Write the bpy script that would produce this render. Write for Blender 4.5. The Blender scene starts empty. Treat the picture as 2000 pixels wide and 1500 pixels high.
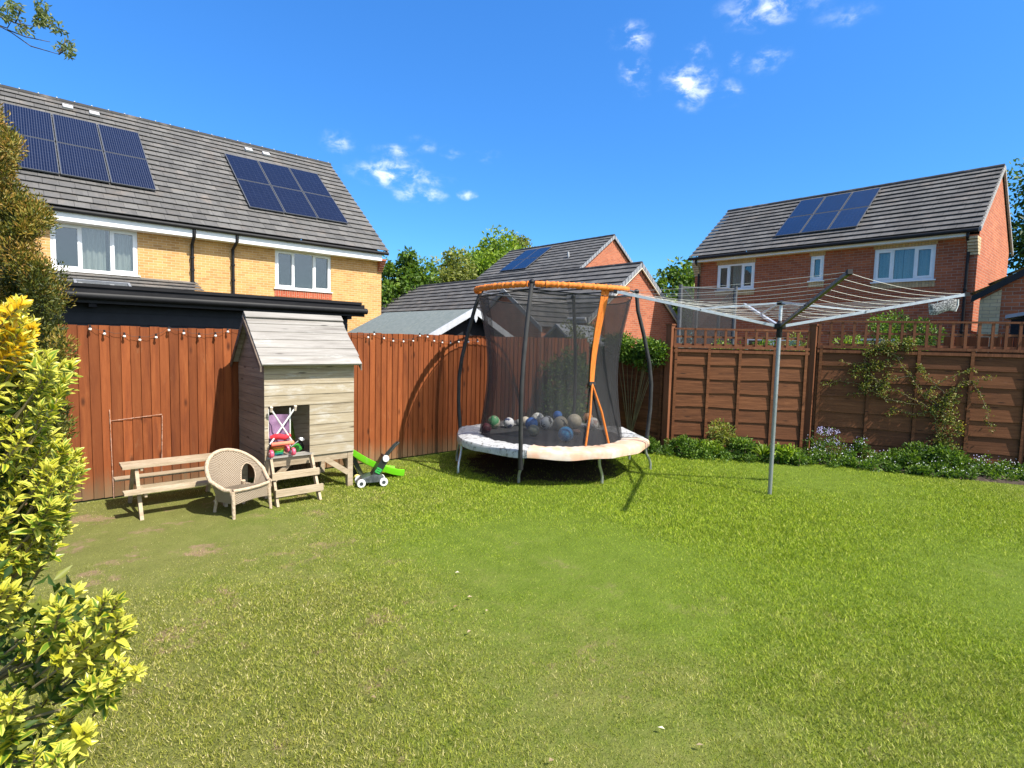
import bpy, bmesh, math, random
import numpy as np
from mathutils import Vector, Matrix
random.seed(7); rng = np.random.default_rng(7)
S = bpy.context.scene; COL = S.collection
R_ = math.radians
# ------------------------------------------------------------------ camera
YAW, PITCH, ROLL, CAMH = R_(48.3), math.atan(83/1090), math.atan(.0246), 1.75
fh = Vector((math.cos(YAW), math.sin(YAW), 0)); up = Vector((0, 0, 1))
FW = fh*math.cos(PITCH) - up*math.sin(PITCH)
r0 = FW.cross(up).normalized(); u0 = r0.cross(FW)
RT = r0*math.cos(ROLL) + u0*math.sin(ROLL); UP = u0*math.cos(ROLL) - r0*math.sin(ROLL)
cd = bpy.data.cameras.new('camera'); cam = bpy.data.objects.new('camera', cd); COL.objects.link(cam)
cd.sensor_width = 36; cd.lens = 1090/2000*36; cd.clip_end = 2000; cd.clip_start = .05
mw = Matrix((RT, UP, -FW)).transposed().to_4x4(); mw.translation = (0, 0, CAMH); cam.matrix_world = mw
S.camera = cam
# ------------------------------------------------------------------ light
SUNV = Vector((.25, -1, 1.3)).normalized()          # towards the sun
sl = bpy.data.lights.new('sun', 'SUN'); sl.energy = 4.4; sl.angle = R_(.5); sl.color = (1, .95, .86)
so = bpy.data.objects.new('sun', sl); COL.objects.link(so)
so.rotation_euler = (-SUNV).to_track_quat('-Z', 'Y').to_euler(); so.location = (0, -10, 20)
W = bpy.data.worlds.new("World"); S.world = W; W.use_nodes = True
S.view_settings.view_transform = 'Standard'; S.view_settings.look = 'None'
S.view_settings.exposure = 0.95; S.view_settings.gamma = 1
S.cycles.max_bounces = 6; S.cycles.transparent_max_bounces = 16
S.cycles.diffuse_bounces = 3; S.cycles.glossy_bounces = 3


class NT:
    """tiny node helper"""
    def __init__(s, tree): s.t = tree; s.n = tree.nodes; s.l = tree.links
    def new(s, ty, **kw):
        n = s.n.new(ty)
        for k, v in kw.items(): setattr(n, k, v)
        return n
    def put(s, sock, v):
        if v is None: return
        if isinstance(v, bpy.types.NodeSocket): s.l.new(v, sock)
        elif isinstance(v, (tuple, list)) and len(v) == 3 and sock.type == 'RGBA': sock.default_value = (*v, 1)
        else: sock.default_value = v
    def math(s, op, a, b=None, c=None, clamp=False):
        n = s.new('ShaderNodeMath', operation=op, use_clamp=clamp)
        for i, v in enumerate((a, b, c)): s.put(n.inputs[i], v)
        return n.outputs[0]
    def vmath(s, op, a, b=None):
        n = s.new('ShaderNodeVectorMath', operation=op); s.put(n.inputs[0], a); s.put(n.inputs[1], b)
        return n.outputs['Value'] if op in ('LENGTH', 'DOT_PRODUCT') else n.outputs[0]
    def mix(s, f, a, b, mode='MIX'):
        n = s.new('ShaderNodeMix', data_type='RGBA', blend_type=mode)
        s.put(n.inputs[0], f); s.put(n.inputs[6], a); s.put(n.inputs[7], b); return n.outputs[2]
    def noise(s, vec, scale=5, detail=3, rough=.6, dist=0):
        n = s.new('ShaderNodeTexNoise'); s.put(n.inputs['Vector'], vec)
        n.inputs['Scale'].default_value = scale; n.inputs['Detail'].default_value = detail
        n.inputs['Roughness'].default_value = rough; n.inputs['Distortion'].default_value = dist
        return n.outputs['Fac']
    def ss(s, x, a, b):
        n = s.new('ShaderNodeMapRange', interpolation_type='SMOOTHSTEP'); s.put(n.inputs[0], x)
        s.put(n.inputs[1], a); s.put(n.inputs[2], b); return n.outputs[0]
    def comb(s, x, y, z=0.):
        n = s.new('ShaderNodeCombineXYZ')
        for i, v in enumerate((x, y, z)): s.put(n.inputs[i], v)
        return n.outputs[0]
    def sep(s, v):
        n = s.new('ShaderNodeSeparateXYZ'); s.put(n.inputs[0], v); return n.outputs
    def pos(s): return s.new('ShaderNodeNewGeometry').outputs['Position']
    def attr(s, name): return s.new('ShaderNodeAttribute', attribute_name=name).outputs['Fac']
    def ramp(s, f, stops):
        n = s.new('ShaderNodeValToRGB'); s.put(n.inputs[0], f); e = n.color_ramp.elements
        while len(e) < len(stops): e.new(.5)
        for x, (p, c) in zip(e, stops): x.position = p; x.color = (*c, 1)
        return n.outputs[0]


def build_sky():
    t = NT(W.node_tree); W.node_tree.nodes.clear()
    sky = t.new('ShaderNodeTexSky', sky_type='NISHITA', sun_disc=False)
    sky.sun_elevation = math.asin(SUNV.z); sky.sun_rotation = math.atan2(SUNV.x, SUNV.y)
    sky.air_density = 1.0; sky.dust_density = .2; sky.ozone_density = 3.5; sky.altitude = 0
    hs = t.new('ShaderNodeHueSaturation'); t.put(hs.inputs['Color'], sky.outputs[0])
    hs.inputs['Saturation'].default_value = 1.22; hs.inputs['Value'].default_value = 1.0
    d = t.new('ShaderNodeTexCoord').outputs['Generated']
    x, y, z = t.sep(d)
    az = t.math('ARCTAN2', y, x); el = t.math('ARCSINE', z)
    p = t.comb(az, el, 0.)
    skyc = t.mix(1., hs.outputs[0], t.mix(t.ss(el, -.05, .62), (.40, .76, 1.02), (.80, 1.16, 1.46)), 'MULTIPLY')
    # sky round the sun is made paler and brighter, adding whiter fill light
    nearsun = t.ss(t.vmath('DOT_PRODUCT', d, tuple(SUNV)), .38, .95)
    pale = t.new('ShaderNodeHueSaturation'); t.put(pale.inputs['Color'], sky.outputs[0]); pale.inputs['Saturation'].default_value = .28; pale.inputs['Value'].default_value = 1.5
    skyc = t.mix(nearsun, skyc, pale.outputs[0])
    w = t.comb(t.math('SUBTRACT', t.noise(d, 22, 4), .5), t.math('SUBTRACT', t.noise(t.vmath('ADD', d, (3., 1., 2.)), 22, 4), .5), 0.)
    p = t.vmath('ADD', p, t.vmath('MULTIPLY', w, (.042, .026, 0.)))
    acc = None
    for (px, py, rx, ry, k) in CLOUDS:
        v = (FW + RT*((px-1000)/1090) - UP*((py-750)/1090)).normalized()
        c = t.vmath('SUBTRACT', p, (math.atan2(v.y, v.x), math.asin(v.z), 0.))
        c = t.vmath('MULTIPLY', c, (1090/rx*1.0, 1090/ry*1.0, 0.))
        e = t.math('MULTIPLY', t.math('SUBTRACT', 1., t.vmath('LENGTH', c), clamp=True), k)
        acc = e if acc is None else t.math('MAXIMUM', acc, e)
    n = t.noise(t.vmath('MULTIPLY', d, (1., 1., 1.7)), 30, 6, .58, .25)
    a = t.math('MULTIPLY', acc, t.ss(n, .34, .80))
    a = t.ss(a, .0, .84)
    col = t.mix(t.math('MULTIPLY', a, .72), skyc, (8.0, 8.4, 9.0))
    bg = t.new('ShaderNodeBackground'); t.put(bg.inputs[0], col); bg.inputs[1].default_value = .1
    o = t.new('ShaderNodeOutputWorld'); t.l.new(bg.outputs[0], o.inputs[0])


CLOUDS = [(765, 338, 95, 34, 1.35), (840, 352, 50, 20, .7), (820, 382, 62, 22, 1.15), (912, 380, 22, 14, .95), (660, 278, 42, 24, .8),
          (768, 294, 48, 18, .8), (825, 282, 40, 20, .6), (885, 298, 26, 14, .6), (950, 305, 34, 16, .4), (1235, 80, 46, 34, 1.0),
          (1240, 130, 36, 42, 1.0), (1365, 105, 32, 26, .85), (1345, 165, 58, 48, 1.2), (1435, 118, 18, 20, .7), (1500, 115, 48, 26, .8),
          (1430, 180, 34, 24, .8), (1510, 12, 110, 36, .95), (1660, 28, 66, 20, .5), (1255, 172, 24, 20, .5), (1310, 330, 1, 1, 0)]
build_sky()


# ------------------------------------------------------------------ helpers
def at(px, py, depth):
    """point seen at a place of the photograph, at a distance measured on the ground plan"""
    d = FW + RT*((px-1000)/1090) - UP*((py-750)/1090)
    return Vector((0, 0, CAMH)) + d*depth
def on(px, py, axis, val):
    d = FW + RT*((px-1000)/1090) - UP*((py-750)/1090); o = Vector((0, 0, CAMH))
    return o + d*((val-o[axis])/d[axis])


def setp(o, label=None, cat=None, group=None, kind=None):
    if label: o['label'] = label
    if cat: o['category'] = cat
    if group: o['group'] = group
    if kind: o['kind'] = kind
    return o
def thing(name, label, cat, loc=(0, 0, 0), group=None):
    o = bpy.data.objects.new(name, None); COL.objects.link(o); o.location = loc; o.empty_display_size = .1
    return setp(o, label, cat, group)
def root_loc(p):
    v = Vector((0, 0, 0))
    while p is not None: v += p.location; p = p.parent
    return v


class MB:
    """collects shapes in world coordinates; build() links them as ONE mesh object"""
    def __init__(s): s.v = []; s.f = []; s.m = []; s.r = []; s.uv = {}; s.mi = 0; s.rv = None
    def add(s, vs, fs, uvs=None):
        b = len(s.v); s.v += [tuple(x) for x in vs]; rv = random.random() if s.rv is None else s.rv
        for i, f in enumerate(fs):
            if uvs: s.uv[len(s.f)] = uvs[i]
            s.f.append([b+k for k in f]); s.m.append(s.mi); s.r.append(rv)
    def box(s, a, b):
        (x0, y0, z0), (x1, y1, z1) = a, b
        vs = [(x, y, z) for z in (z0, z1) for y in (y0, y1) for x in (x0, x1)]
        s.add(vs, [(0, 2, 3, 1), (4, 5, 7, 6), (0, 1, 5, 4), (2, 6, 7, 3), (0, 4, 6, 2), (1, 3, 7, 5)])
    def obox(s, c, ax, ay, az):
        """box at centre c with half-axis vectors"""
        c, ax, ay, az = Vector(c), Vector(ax), Vector(ay), Vector(az)
        vs = [c + ax*i + ay*j + az*k for k in (-1, 1) for j in (-1, 1) for i in (-1, 1)]
        s.add(vs, [(0, 2, 3, 1), (4, 5, 7, 6), (0, 1, 5, 4), (2, 6, 7, 3), (0, 4, 6, 2), (1, 3, 7, 5)])
    def bar(s, p, q, w, h, upv=(0, 0, 1)):
        p, q = Vector(p), Vector(q); d = (q-p); L = d.length; d.normalize()
        side = d.cross(Vector(upv))
        if side.length < 1e-4: side = d.cross(Vector((1, 0, 0)))
        side.normalize(); u = side.cross(d)
        s.obox((p+q)/2, d*L/2, side*w/2, u*h/2)
    def tube(s, pts, rad, n=8, closed=False, cap=True):
        pts = [Vector(p) for p in pts]; k = len(pts)
        if not hasattr(rad, '__len__'): rad = [rad]*k
        ref = None; vs = []
        for i, p in enumerate(pts):
            a = pts[(i-1) % k] if (i or closed) else p
            b = pts[(i+1) % k] if (i < k-1 or closed) else p
            d = (b-a).normalized()
            if ref is None:
                ref = d.cross(Vector((0, 0, 1)))
                if ref.length < .05: ref = d.cross(Vector((1, 0, 0)))
            ref = (ref - d*ref.dot(d)).normalized(); bi = d.cross(ref)
            for j in range(n):
                t = 2*math.pi*j/n; vs.append(p + (ref*math.cos(t) + bi*math.sin(t))*rad[i])
        fs = []
        for i in range(k if closed else k-1):
            i2 = (i+1) % k
            for j in range(n): fs.append((i*n+j, i*n+(j+1) % n, i2*n+(j+1) % n, i2*n+j))
        if cap and not closed: fs += [tuple(range(n-1, -1, -1)), tuple((k-1)*n+j for j in range(n))]
        s.add(vs, fs)
    def poly(s, pts, uv=None): s.add(pts, [tuple(range(len(pts)))], [uv] if uv else None)
    def prism(s, pts, ext):
        """closed polygon pts swept by vector ext"""
        n = len(pts); e = Vector(ext); a = [Vector(p) for p in pts]
        s.add(a + [p+e for p in a], [tuple(range(n-1, -1, -1)), tuple(range(n, 2*n))] + [(i, (i+1) % n, n+(i+1) % n, n+i) for i in range(n)])
    def lathe(s, c, axis, prof, n=24):
        """prof = [(radius, height along axis)]"""
        c, ax = Vector(c), Vector(axis).normalized(); a = ax.orthogonal().normalized(); b = ax.cross(a)
        vs = [c + ax*h + (a*math.cos(2*math.pi*j/n) + b*math.sin(2*math.pi*j/n))*r for r, h in prof for j in range(n)]
        s.add(vs, [(i*n+j, i*n+(j+1) % n, (i+1)*n+(j+1) % n, (i+1)*n+j) for i in range(len(prof)-1) for j in range(n)])
    def sphere(s, c, r, n=16, sq=1):
        prof = [(max(r*math.sin(math.pi*i/(n//2)), 1e-4), -r*sq*math.cos(math.pi*i/(n//2))) for i in range(n//2+1)]
        s.lathe(c, (0, 0, 1), prof, n)
    def build(s, name, mats, parent=None, smooth=False, label=None, kind=None):
        me = bpy.data.meshes.new(name); off = root_loc(parent)
        me.from_pydata([(x-off.x, y-off.y, z-off.z) for x, y, z in s.v], [], s.f)
        for m in (mats if isinstance(mats, (list, tuple)) else [mats]): me.materials.append(m)
        me.polygons.foreach_set('material_index', s.m)
        a = me.attributes.new('rnd', 'FLOAT', 'FACE'); a.data.foreach_set('value', s.r)
        if s.uv:
            ul = me.uv_layers.new(name='uv')
            for i, uv in s.uv.items():
                for k, li in enumerate(me.polygons[i].loop_indices): ul.data[li].uv = uv[k]
        if smooth:
            me.polygons.foreach_set('use_smooth', [True]*len(me.polygons))
            me.set_sharp_from_angle(angle=R_(38))
        me.update()
        o = bpy.data.objects.new(name, me); COL.objects.link(o); o.parent = parent
        return setp(o, label, kind=kind)


def np_mesh(name, V, Fq, mat, parent=None, rnd=None, uv=None, kind=None, extra=None, smooth=False):
    """fast quad mesh from numpy arrays (world coordinates)"""
    off = np.array(root_loc(parent)); V = (V - off).astype(np.float32); n = len(Fq); k = Fq.shape[1]
    me = bpy.data.meshes.new(name); me.vertices.add(len(V)); me.vertices.foreach_set('co', V.ravel())
    me.loops.add(n*k); me.loops.foreach_set('vertex_index', Fq.ravel().astype(np.int32))
    me.polygons.add(n); me.polygons.foreach_set('loop_start', np.arange(0, n*k, k, dtype=np.int32))
    me.update(calc_edges=True)
    for m in (mat if isinstance(mat, (list, tuple)) else [mat]): me.materials.append(m)
    if rnd is not None: me.attributes.new('rnd', 'FLOAT', 'FACE').data.foreach_set('value', rnd.astype(np.float32))
    for an, av in (extra or {}).items(): me.attributes.new(an, 'FLOAT', 'FACE').data.foreach_set('value', av.astype(np.float32))
    if uv is not None: me.uv_layers.new(name='uv').data.foreach_set('uv', uv.astype(np.float32).ravel())
    if smooth: me.polygons.foreach_set('use_smooth', np.ones(n, bool))
    o = bpy.data.objects.new(name, me); COL.objects.link(o); o.parent = parent
    return setp(o, kind=kind)


def unit(a): return a/np.maximum(np.linalg.norm(a, axis=-1, keepdims=True), 1e-9)
def leaves(name, P, D, L, Wd, mat, parent=None, rnd=None, kind=None, N=None, fold=.25, extra=None):
    """one folded four-corner leaf per point: P base, D direction, L length, Wd width"""
    n = len(P); D = unit(D)
    if N is None: N = rng.normal(size=(n, 3))
    Sd = unit(np.cross(D, N)); Nn = np.cross(Sd, D)
    L = np.broadcast_to(L, n)[:, None]; Wd = np.broadcast_to(Wd, n)[:, None]
    mid = P + D*L*.45
    V = np.stack([P, mid + Sd*Wd/2 + Nn*Wd*fold, P + D*L - Nn*L*.12, mid - Sd*Wd/2 + Nn*Wd*fold], 1).reshape(-1, 3)
    F = np.arange(n*4).reshape(-1, 4)
    # two triangles keep the fold along the midrib
    F = np.concatenate([F[:, [0, 1, 2]], F[:, [0, 2, 3]]], 1).reshape(-1, 3)
    if rnd is None: rnd = rng.random(n)
    ex = {k: np.repeat(v, 2) for k, v in (extra or {}).items()}
    return np_mesh(name, V, F, mat, parent, np.repeat(rnd, 2), kind=kind, extra=ex)


# ------------------------------------------------------------------ materials
MATS = {}
def M(name, c1, c2=None, rough=.6, scale=6, stretch=(1, 1, 1), bump=0., rnd=0., metal=0., spec=.5, detail=4, lo=.3, hi=.7, c3=None, s3=1.5, t3=(.55, .75), obj=False):
    if name in MATS: return MATS[name]
    m = bpy.data.materials.new(name); m.use_nodes = True; t = NT(m.node_tree); b = t.n['Principled BSDF']
    p = t.new('ShaderNodeTexCoord').outputs['Object'] if obj else t.pos()
    n = t.noise(t.vmath('MULTIPLY', p, stretch), scale, detail, .65)
    f = t.ss(n, lo, hi); col = t.mix(f, c1, c2 or c1)
    if c3: col = t.mix(t.ss(t.noise(p, s3, 3), *t3), col, c3)
    if rnd:
        k = t.math('MULTIPLY_ADD', t.attr('rnd'), 2*rnd, 1-rnd)
        col = t.mix(1., col, t.comb(k, k, k), 'MULTIPLY')
    t.put(b.inputs['Base Color'], col); b.inputs['Roughness'].default_value = rough; b.inputs['Metallic'].default_value = metal
    b.inputs['Specular IOR Level'].default_value = spec
    if bump:
        bn = t.new('ShaderNodeBump'); bn.inputs['Strength'].default_value = bump; bn.inputs['Distance'].default_value = .02
        t.put(bn.inputs['Height'], n); t.l.new(bn.outputs[0], b.inputs['Normal'])
    MATS[name] = m; return m


def brick_mat(name, c1, c2, mortar, bw=.225, rh=.075, vert=False):
    m = bpy.data.materials.new(name); m.use_nodes = True; t = NT(m.node_tree); b = t.n['Principled BSDF']
    g = t.new('ShaderNodeNewGeometry'); x, y, z = t.sep(g.outputs['Position']); nx = t.sep(g.outputs['Normal'])[0]
    k = t.math('GREATER_THAN', t.math('ABSOLUTE', nx), .5)
    u = t.math('ADD', t.math('MULTIPLY', k, y), t.math('MULTIPLY', t.math('SUBTRACT', 1., k), x))
    v = t.comb(z, u, 0.) if vert else t.comb(u, z, 0.)
    br = t.new('ShaderNodeTexBrick'); t.put(br.inputs['Vector'], v)
    for kk, vv in (('Scale', 1.), ('Mortar Size', .007), ('Mortar Smooth', .3), ('Bias', 0.), ('Brick Width', bw), ('Row Height', rh)): br.inputs[kk].default_value = vv
    t.put(br.inputs['Color1'], c1); t.put(br.inputs['Color2'], c2); t.put(br.inputs['Mortar'], mortar)
    n = t.noise(g.outputs['Position'], 1.1, 4); n2 = t.noise(g.outputs['Position'], 30, 2)
    kx = t.math('ADD', t.math('MULTIPLY_ADD', n, .5, .62), t.math('MULTIPLY', n2, .25))
    col = t.mix(1., br.outputs['Color'], t.comb(kx, kx, kx), 'MULTIPLY')
    t.put(b.inputs['Base Color'], col); b.inputs['Roughness'].default_value = .9; b.inputs['Specular IOR Level'].default_value = .2
    bn = t.new('ShaderNodeBump', invert=True); bn.inputs['Strength'].default_value = .6; bn.inputs['Distance'].default_value = .01
    t.put(bn.inputs['Height'], br.outputs['Fac']); t.l.new(bn.outputs[0], b.inputs['Normal'])
    MATS[name] = m; return m


def tile_mat(name, c1, c2, c3):
    m = bpy.data.materials.new(name); m.use_nodes = True; t = NT(m.node_tree); b = t.n['Principled BSDF']
    uv = t.new('ShaderNodeUVMap', uv_map='uv').outputs[0]
    br = t.new('ShaderNodeTexBrick'); t.put(br.inputs['Vector'], uv)
    for kk, vv in (('Scale', 1.), ('Mortar Size', .006), ('Mortar Smooth', .2), ('Bias', 0.), ('Brick Width', .34), ('Row Height', 1.)): br.inputs[kk].default_value = vv
    t.put(br.inputs['Color1'], c1); t.put(br.inputs['Color2'], c2); t.put(br.inputs['Mortar'], tuple(x*.4 for x in c1))
    n = t.noise(t.pos(), 1.6, 5, .7)
    col = t.mix(t.ss(n, .5, .78), br.outputs['Color'], c3)
    n2 = t.math('MULTIPLY_ADD', t.noise(t.pos(), 14, 3), .6, .7)
    k = t.math('MULTIPLY', n2, t.math('MULTIPLY_ADD', t.attr('rnd'), .3, .85))
    col = t.mix(1., col, t.comb(k, k, k), 'MULTIPLY')
    t.put(b.inputs['Base Color'], col); b.inputs['Roughness'].default_value = .75; b.inputs['Specular IOR Level'].default_value = .3
    MATS[name] = m; return m


def leaf_mat(name, stops, trans=.35, rough=.5):
    m = bpy.data.materials.new(name); m.use_nodes = True; t = NT(m.node_tree); b = t.n['Principled BSDF']
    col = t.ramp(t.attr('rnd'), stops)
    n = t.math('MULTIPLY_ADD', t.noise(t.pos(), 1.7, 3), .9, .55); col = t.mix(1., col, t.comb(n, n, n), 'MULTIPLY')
    t.put(b.inputs['Base Color'], col); b.inputs['Roughness'].default_value = rough; b.inputs['Specular IOR Level'].default_value = .35
    tr = t.new('ShaderNodeBsdfTranslucent'); t.put(tr.inputs[0], t.mix(1., col, (1.25, 1.3, .5), 'MULTIPLY'))
    mx = t.new('ShaderNodeMixShader'); mx.inputs[0].default_value = trans
    t.l.new(b.outputs[0], mx.inputs[1]); t.l.new(tr.outputs[0], mx.inputs[2]); t.l.new(mx.outputs[0], t.n['Material Output'].inputs[0])
    MATS[name] = m; return m


def wood_board(name, dark, mid, light, stretch, knots=True, rnd=.2, rough=.75, wear=None, wear_t=(.6, .8), foot=None):
    """stained or weathered boards: streaky grain, knots and wear"""
    m = bpy.data.materials.new(name); m.use_nodes = True; t = NT(m.node_tree); b = t.n['Principled BSDF']
    p = t.pos(); r = t.attr('rnd'); sh = t.vmath('ADD', p, t.comb(t.math('MULTIPLY', r, 7.), t.math('MULTIPLY', r, 5.), t.math('MULTIPLY', r, 3.)))
    g = t.noise(t.vmath('MULTIPLY', sh, stretch), 1., 5, .7, .4)
    col = t.ramp(g, [(.25, dark), (.5, mid), (.75, light)])
    big = t.noise(t.vmath('MULTIPLY', sh, tuple(x**.5 for x in stretch)), .9, 3)
    col = t.mix(t.ss(big, .45, .75), col, mid)
    if knots:
        vo = t.new('ShaderNodeTexVoronoi'); t.put(vo.inputs['Vector'], t.vmath('MULTIPLY', sh, tuple(max(2.2, x*.35) for x in stretch))); vo.inputs['Scale'].default_value = 1.
        col = t.mix(t.math('MULTIPLY', t.math('SUBTRACT', 1., t.ss(vo.outputs['Distance'], .04, .16)), .8), col, tuple(x*.35 for x in dark))
    if wear: col = t.mix(t.math('MULTIPLY', t.ss(t.noise(t.vmath('MULTIPLY', p, tuple(x**.4 for x in stretch)), 2.2, 5, .75), *wear_t), .8), col, wear)
    if foot:        # damp, algae bleached foot of the boards
        z = t.sep(p)[2]; col = t.mix(t.math('MULTIPLY', t.ss(t.math('ADD', z, t.math('MULTIPLY', t.math('SUBTRACT', g, .5), .35)), .34, .02), .75), col, foot)
    k = t.math('MULTIPLY_ADD', r, 2*rnd, 1-rnd); col = t.mix(1., col, t.comb(k, k, k), 'MULTIPLY')
    t.put(b.inputs['Base Color'], col); b.inputs['Roughness'].default_value = rough; b.inputs['Specular IOR Level'].default_value = .25
    bn = t.new('ShaderNodeBump'); bn.inputs['Strength'].default_value = .35; bn.inputs['Distance'].default_value = .01
    t.put(bn.inputs['Height'], g); t.l.new(bn.outputs[0], b.inputs['Normal'])
    MATS[name] = m; return m


BUFF = brick_mat('buff brick', (.62, .345, .125), (.47, .245, .085), (.66, .49, .29))
RED = brick_mat('red brick', (.39, .115, .050), (.265, .075, .036), (.34, .22, .16))
ORANGE = brick_mat('sunlit red brick', (.47, .15, .075), (.36, .105, .055), (.42, .27, .19))  # red brick with sunlight put into the colour, for gables and bay
SOLDIER = brick_mat('red soldier brick', (.45, .10, .05), (.36, .08, .04), (.45, .3, .2), .24, .075, True)
CREAM_S = brick_mat('cream soldier brick', (.52, .38, .2), (.42, .29, .15), (.3, .22, .14), .24, .075, True)
CREAM = brick_mat('cream brick', (.55, .42, .25), (.46, .34, .19), (.35, .27, .18))
TILE = tile_mat('grey brown tiles', (.095, .091, .087), (.132, .126, .118), (.17, .145, .125))
WHITE = M('white upvc', (.80, .80, .80), (.74, .74, .73), rough=.35)
BLACKP = M('black plastic', (.012, .012, .013), (.018, .018, .019), rough=.55, spec=.25)
DARKW = M('black painted wood', (.010, .010, .012), (.017, .017, .019), rough=.75, spec=.2, stretch=(1, 1, 8))
NAVY = M('dark blue grey cladding', (.020, .022, .028), (.027, .029, .036), rough=.6, spec=.3)
LEAD = M('grey lead trim', (.22, .23, .25), (.30, .31, .33), rough=.6)
CONC = M('pale tile mortar', (.42, .40, .38), (.25, .24, .23), rough=.9, scale=22)
FENCE = wood_board('orange stained boards', (.105, .026, .009), (.205, .055, .015), (.285, .086, .025), (16, 16, 1.5), rnd=.24, wear=(.28, .125, .055), wear_t=(.58, .82), foot=(.17, .12, .065))
FENCE2 = wood_board('brown stained lap boards', (.060, .021, .008), (.138, .050, .018), (.225, .088, .035), (2.0, 2.0, 30), rnd=.2, wear=(.30, .15, .10), wear_t=(.6, .85))
FPOST = wood_board('brown stained post', (.085, .030, .013), (.165, .060, .026), (.235, .095, .043), (18, 18, 1.5), rnd=.14)
GREYW = wood_board('silver weathered boards', (.135, .12, .105), (.275, .255, .232), (.38, .362, .335), (1.6, 16, 30), rnd=.16, wear=(.46, .45, .43), wear_t=(.55, .8))
FRONTW = wood_board('tan grey front boards', (.175, .133, .085), (.345, .283, .195), (.45, .388, .29), (1.6, 16, 30), rnd=.12, wear=(.50, .48, .44), wear_t=(.50, .75))
GREYS = wood_board('grey brown side boards', (.12, .095, .075), (.22, .178, .138), (.31, .255, .20), (16, 1.6, 30), rnd=.12, wear=(.36, .34, .33), wear_t=(.6, .85))
TANW = wood_board('tan weathered timber', (.21, .155, .10), (.375, .295, .20), (.48, .40, .295), (4, 4, 22), rnd=.12)
STEEL = M('galvanised steel', (.42, .43, .44), (.55, .56, .57), rough=.38, metal=.75, scale=20)
ALU = M('brushed aluminium', (.50, .51, .53), (.62, .63, .65), rough=.42, metal=.55, scale=12)
DKTUBE = M('dark grey tube', (.06, .06, .065), (.11, .11, .115), rough=.45, scale=10)
FOAM = M('black foam sleeve', (.014, .014, .015), (.03, .03, .03), rough=.8)
ORANGEF = M('orange fabric', (.70, .20, .02), (.60, .15, .015), rough=.75, scale=40, bump=.3)
PADG = M('faded grey pad', (.38, .38, .38), (.50, .50, .50), rough=.6, scale=9, bump=.3, c3=(.17, .165, .15), s3=19, t3=(.52, .66))
PADO = M('faded orange pad', (.62, .36, .235), (.62, .44, .33), rough=.6, scale=6, bump=.3, c3=(.58, .50, .42), s3=3, t3=(.48, .66))
MATB = M('black woven mat', (.022, .022, .024), (.040, .040, .042), rough=.85, scale=30)
CORD = M('pale line cord', (.62, .60, .55), rough=.7)
SOIL = M('dark garden soil', (.035, .024, .016), (.075, .052, .034), rough=1, scale=18, bump=.8)
BARK = M('bark', (.10, .075, .05), (.17, .13, .09), rough=.95, scale=12, stretch=(1, 1, .2), bump=.8)
STEMG = M('green brown stem', (.12, .09, .045), (.20, .16, .07), rough=.8)
CURT = M('grey curtain', (.33, .335, .32), (.50, .505, .49), rough=.9, stretch=(6, 6, .5))
ROOMD = M('dark room', (.03, .032, .035), (.05, .052, .055), rough=.9)
FELT = M('green grey roofing felt', (.13, .155, .145), (.18, .20, .185), rough=.95, scale=14)


def glass_mat(name, tint=(.9, .95, .95), refl=.22):
    m = bpy.data.materials.new(name); m.use_nodes = True; t = NT(m.node_tree); t.n.remove(t.n['Principled BSDF'])
    a = t.new('ShaderNodeBsdfTransparent'); t.put(a.inputs[0], tint); g = t.new('ShaderNodeBsdfGlossy'); g.inputs['Roughness'].default_value = .02
    x = t.new('ShaderNodeMixShader'); x.inputs[0].default_value = refl
    t.l.new(a.outputs[0], x.inputs[1]); t.l.new(g.outputs[0], x.inputs[2]); t.l.new(x.outputs[0], t.n['Material Output'].inputs[0]); return m
GLASS = glass_mat('window glass', (.75, .78, .76), .10)


def solar_mat(name, lines, k, ca=(.004, .006, .020), cb=(.007, .011, .032)):
    m = bpy.data.materials.new(name); m.use_nodes = True; t = NT(m.node_tree); b = t.n['Principled BSDF']
    u, v, _ = t.sep(t.new('ShaderNodeUVMap', uv_map='uv').outputs[0])
    def stripe(x, n, w):
        f = t.math('FRACT', t.math('MULTIPLY', x, float(n))); return t.math('LESS_THAN', f, w)
    col = t.mix(t.noise(t.pos(), 3, 2), ca, cb)
    col = t.mix(t.math('MULTIPLY', stripe(u, lines, .34), k), col, (.10, .11, .15))
    col = t.mix(t.math('MULTIPLY', t.math('MAXIMUM', stripe(v, 10, .05), stripe(u, 6, .04)), .18), col, (.12, .14, .20))
    t.put(b.inputs['Base Color'], col); b.inputs['Roughness'].default_value = .16; b.inputs['Specular IOR Level'].default_value = .28
    MATS[name] = m; return m
SOLAR_L = solar_mat('striped solar cells', 18, .34)
SOLAR_B = solar_mat('blue solar cells', 24, .12, (.004, .018, .058), (.006, .027, .085))
SOLAR_D = solar_mat('dark solar cells', 24, .10)
PFRAME = M('panel frame', (.10, .105, .115), rough=.5, metal=.2)


def net_mat():
    m = bpy.data.materials.new('fine black net'); m.use_nodes = True; t = NT(m.node_tree); b = t.n['Principled BSDF']
    t.put(b.inputs['Base Color'], (.022, .022, .024)); b.inputs['Roughness'].default_value = .7
    tr = t.new('ShaderNodeBsdfTransparent'); x = t.new('ShaderNodeMixShader')
    t.put(x.inputs[0], t.math('MULTIPLY_ADD', t.noise(t.vmath('MULTIPLY', t.pos(), (9, 9, .8)), 1., 2), .22, .45))
    t.l.new(tr.outputs[0], x.inputs[1]); t.l.new(b.outputs[0], x.inputs[2]); t.l.new(x.outputs[0], t.n['Material Output'].inputs[0]); return m
NET = net_mat()
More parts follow.
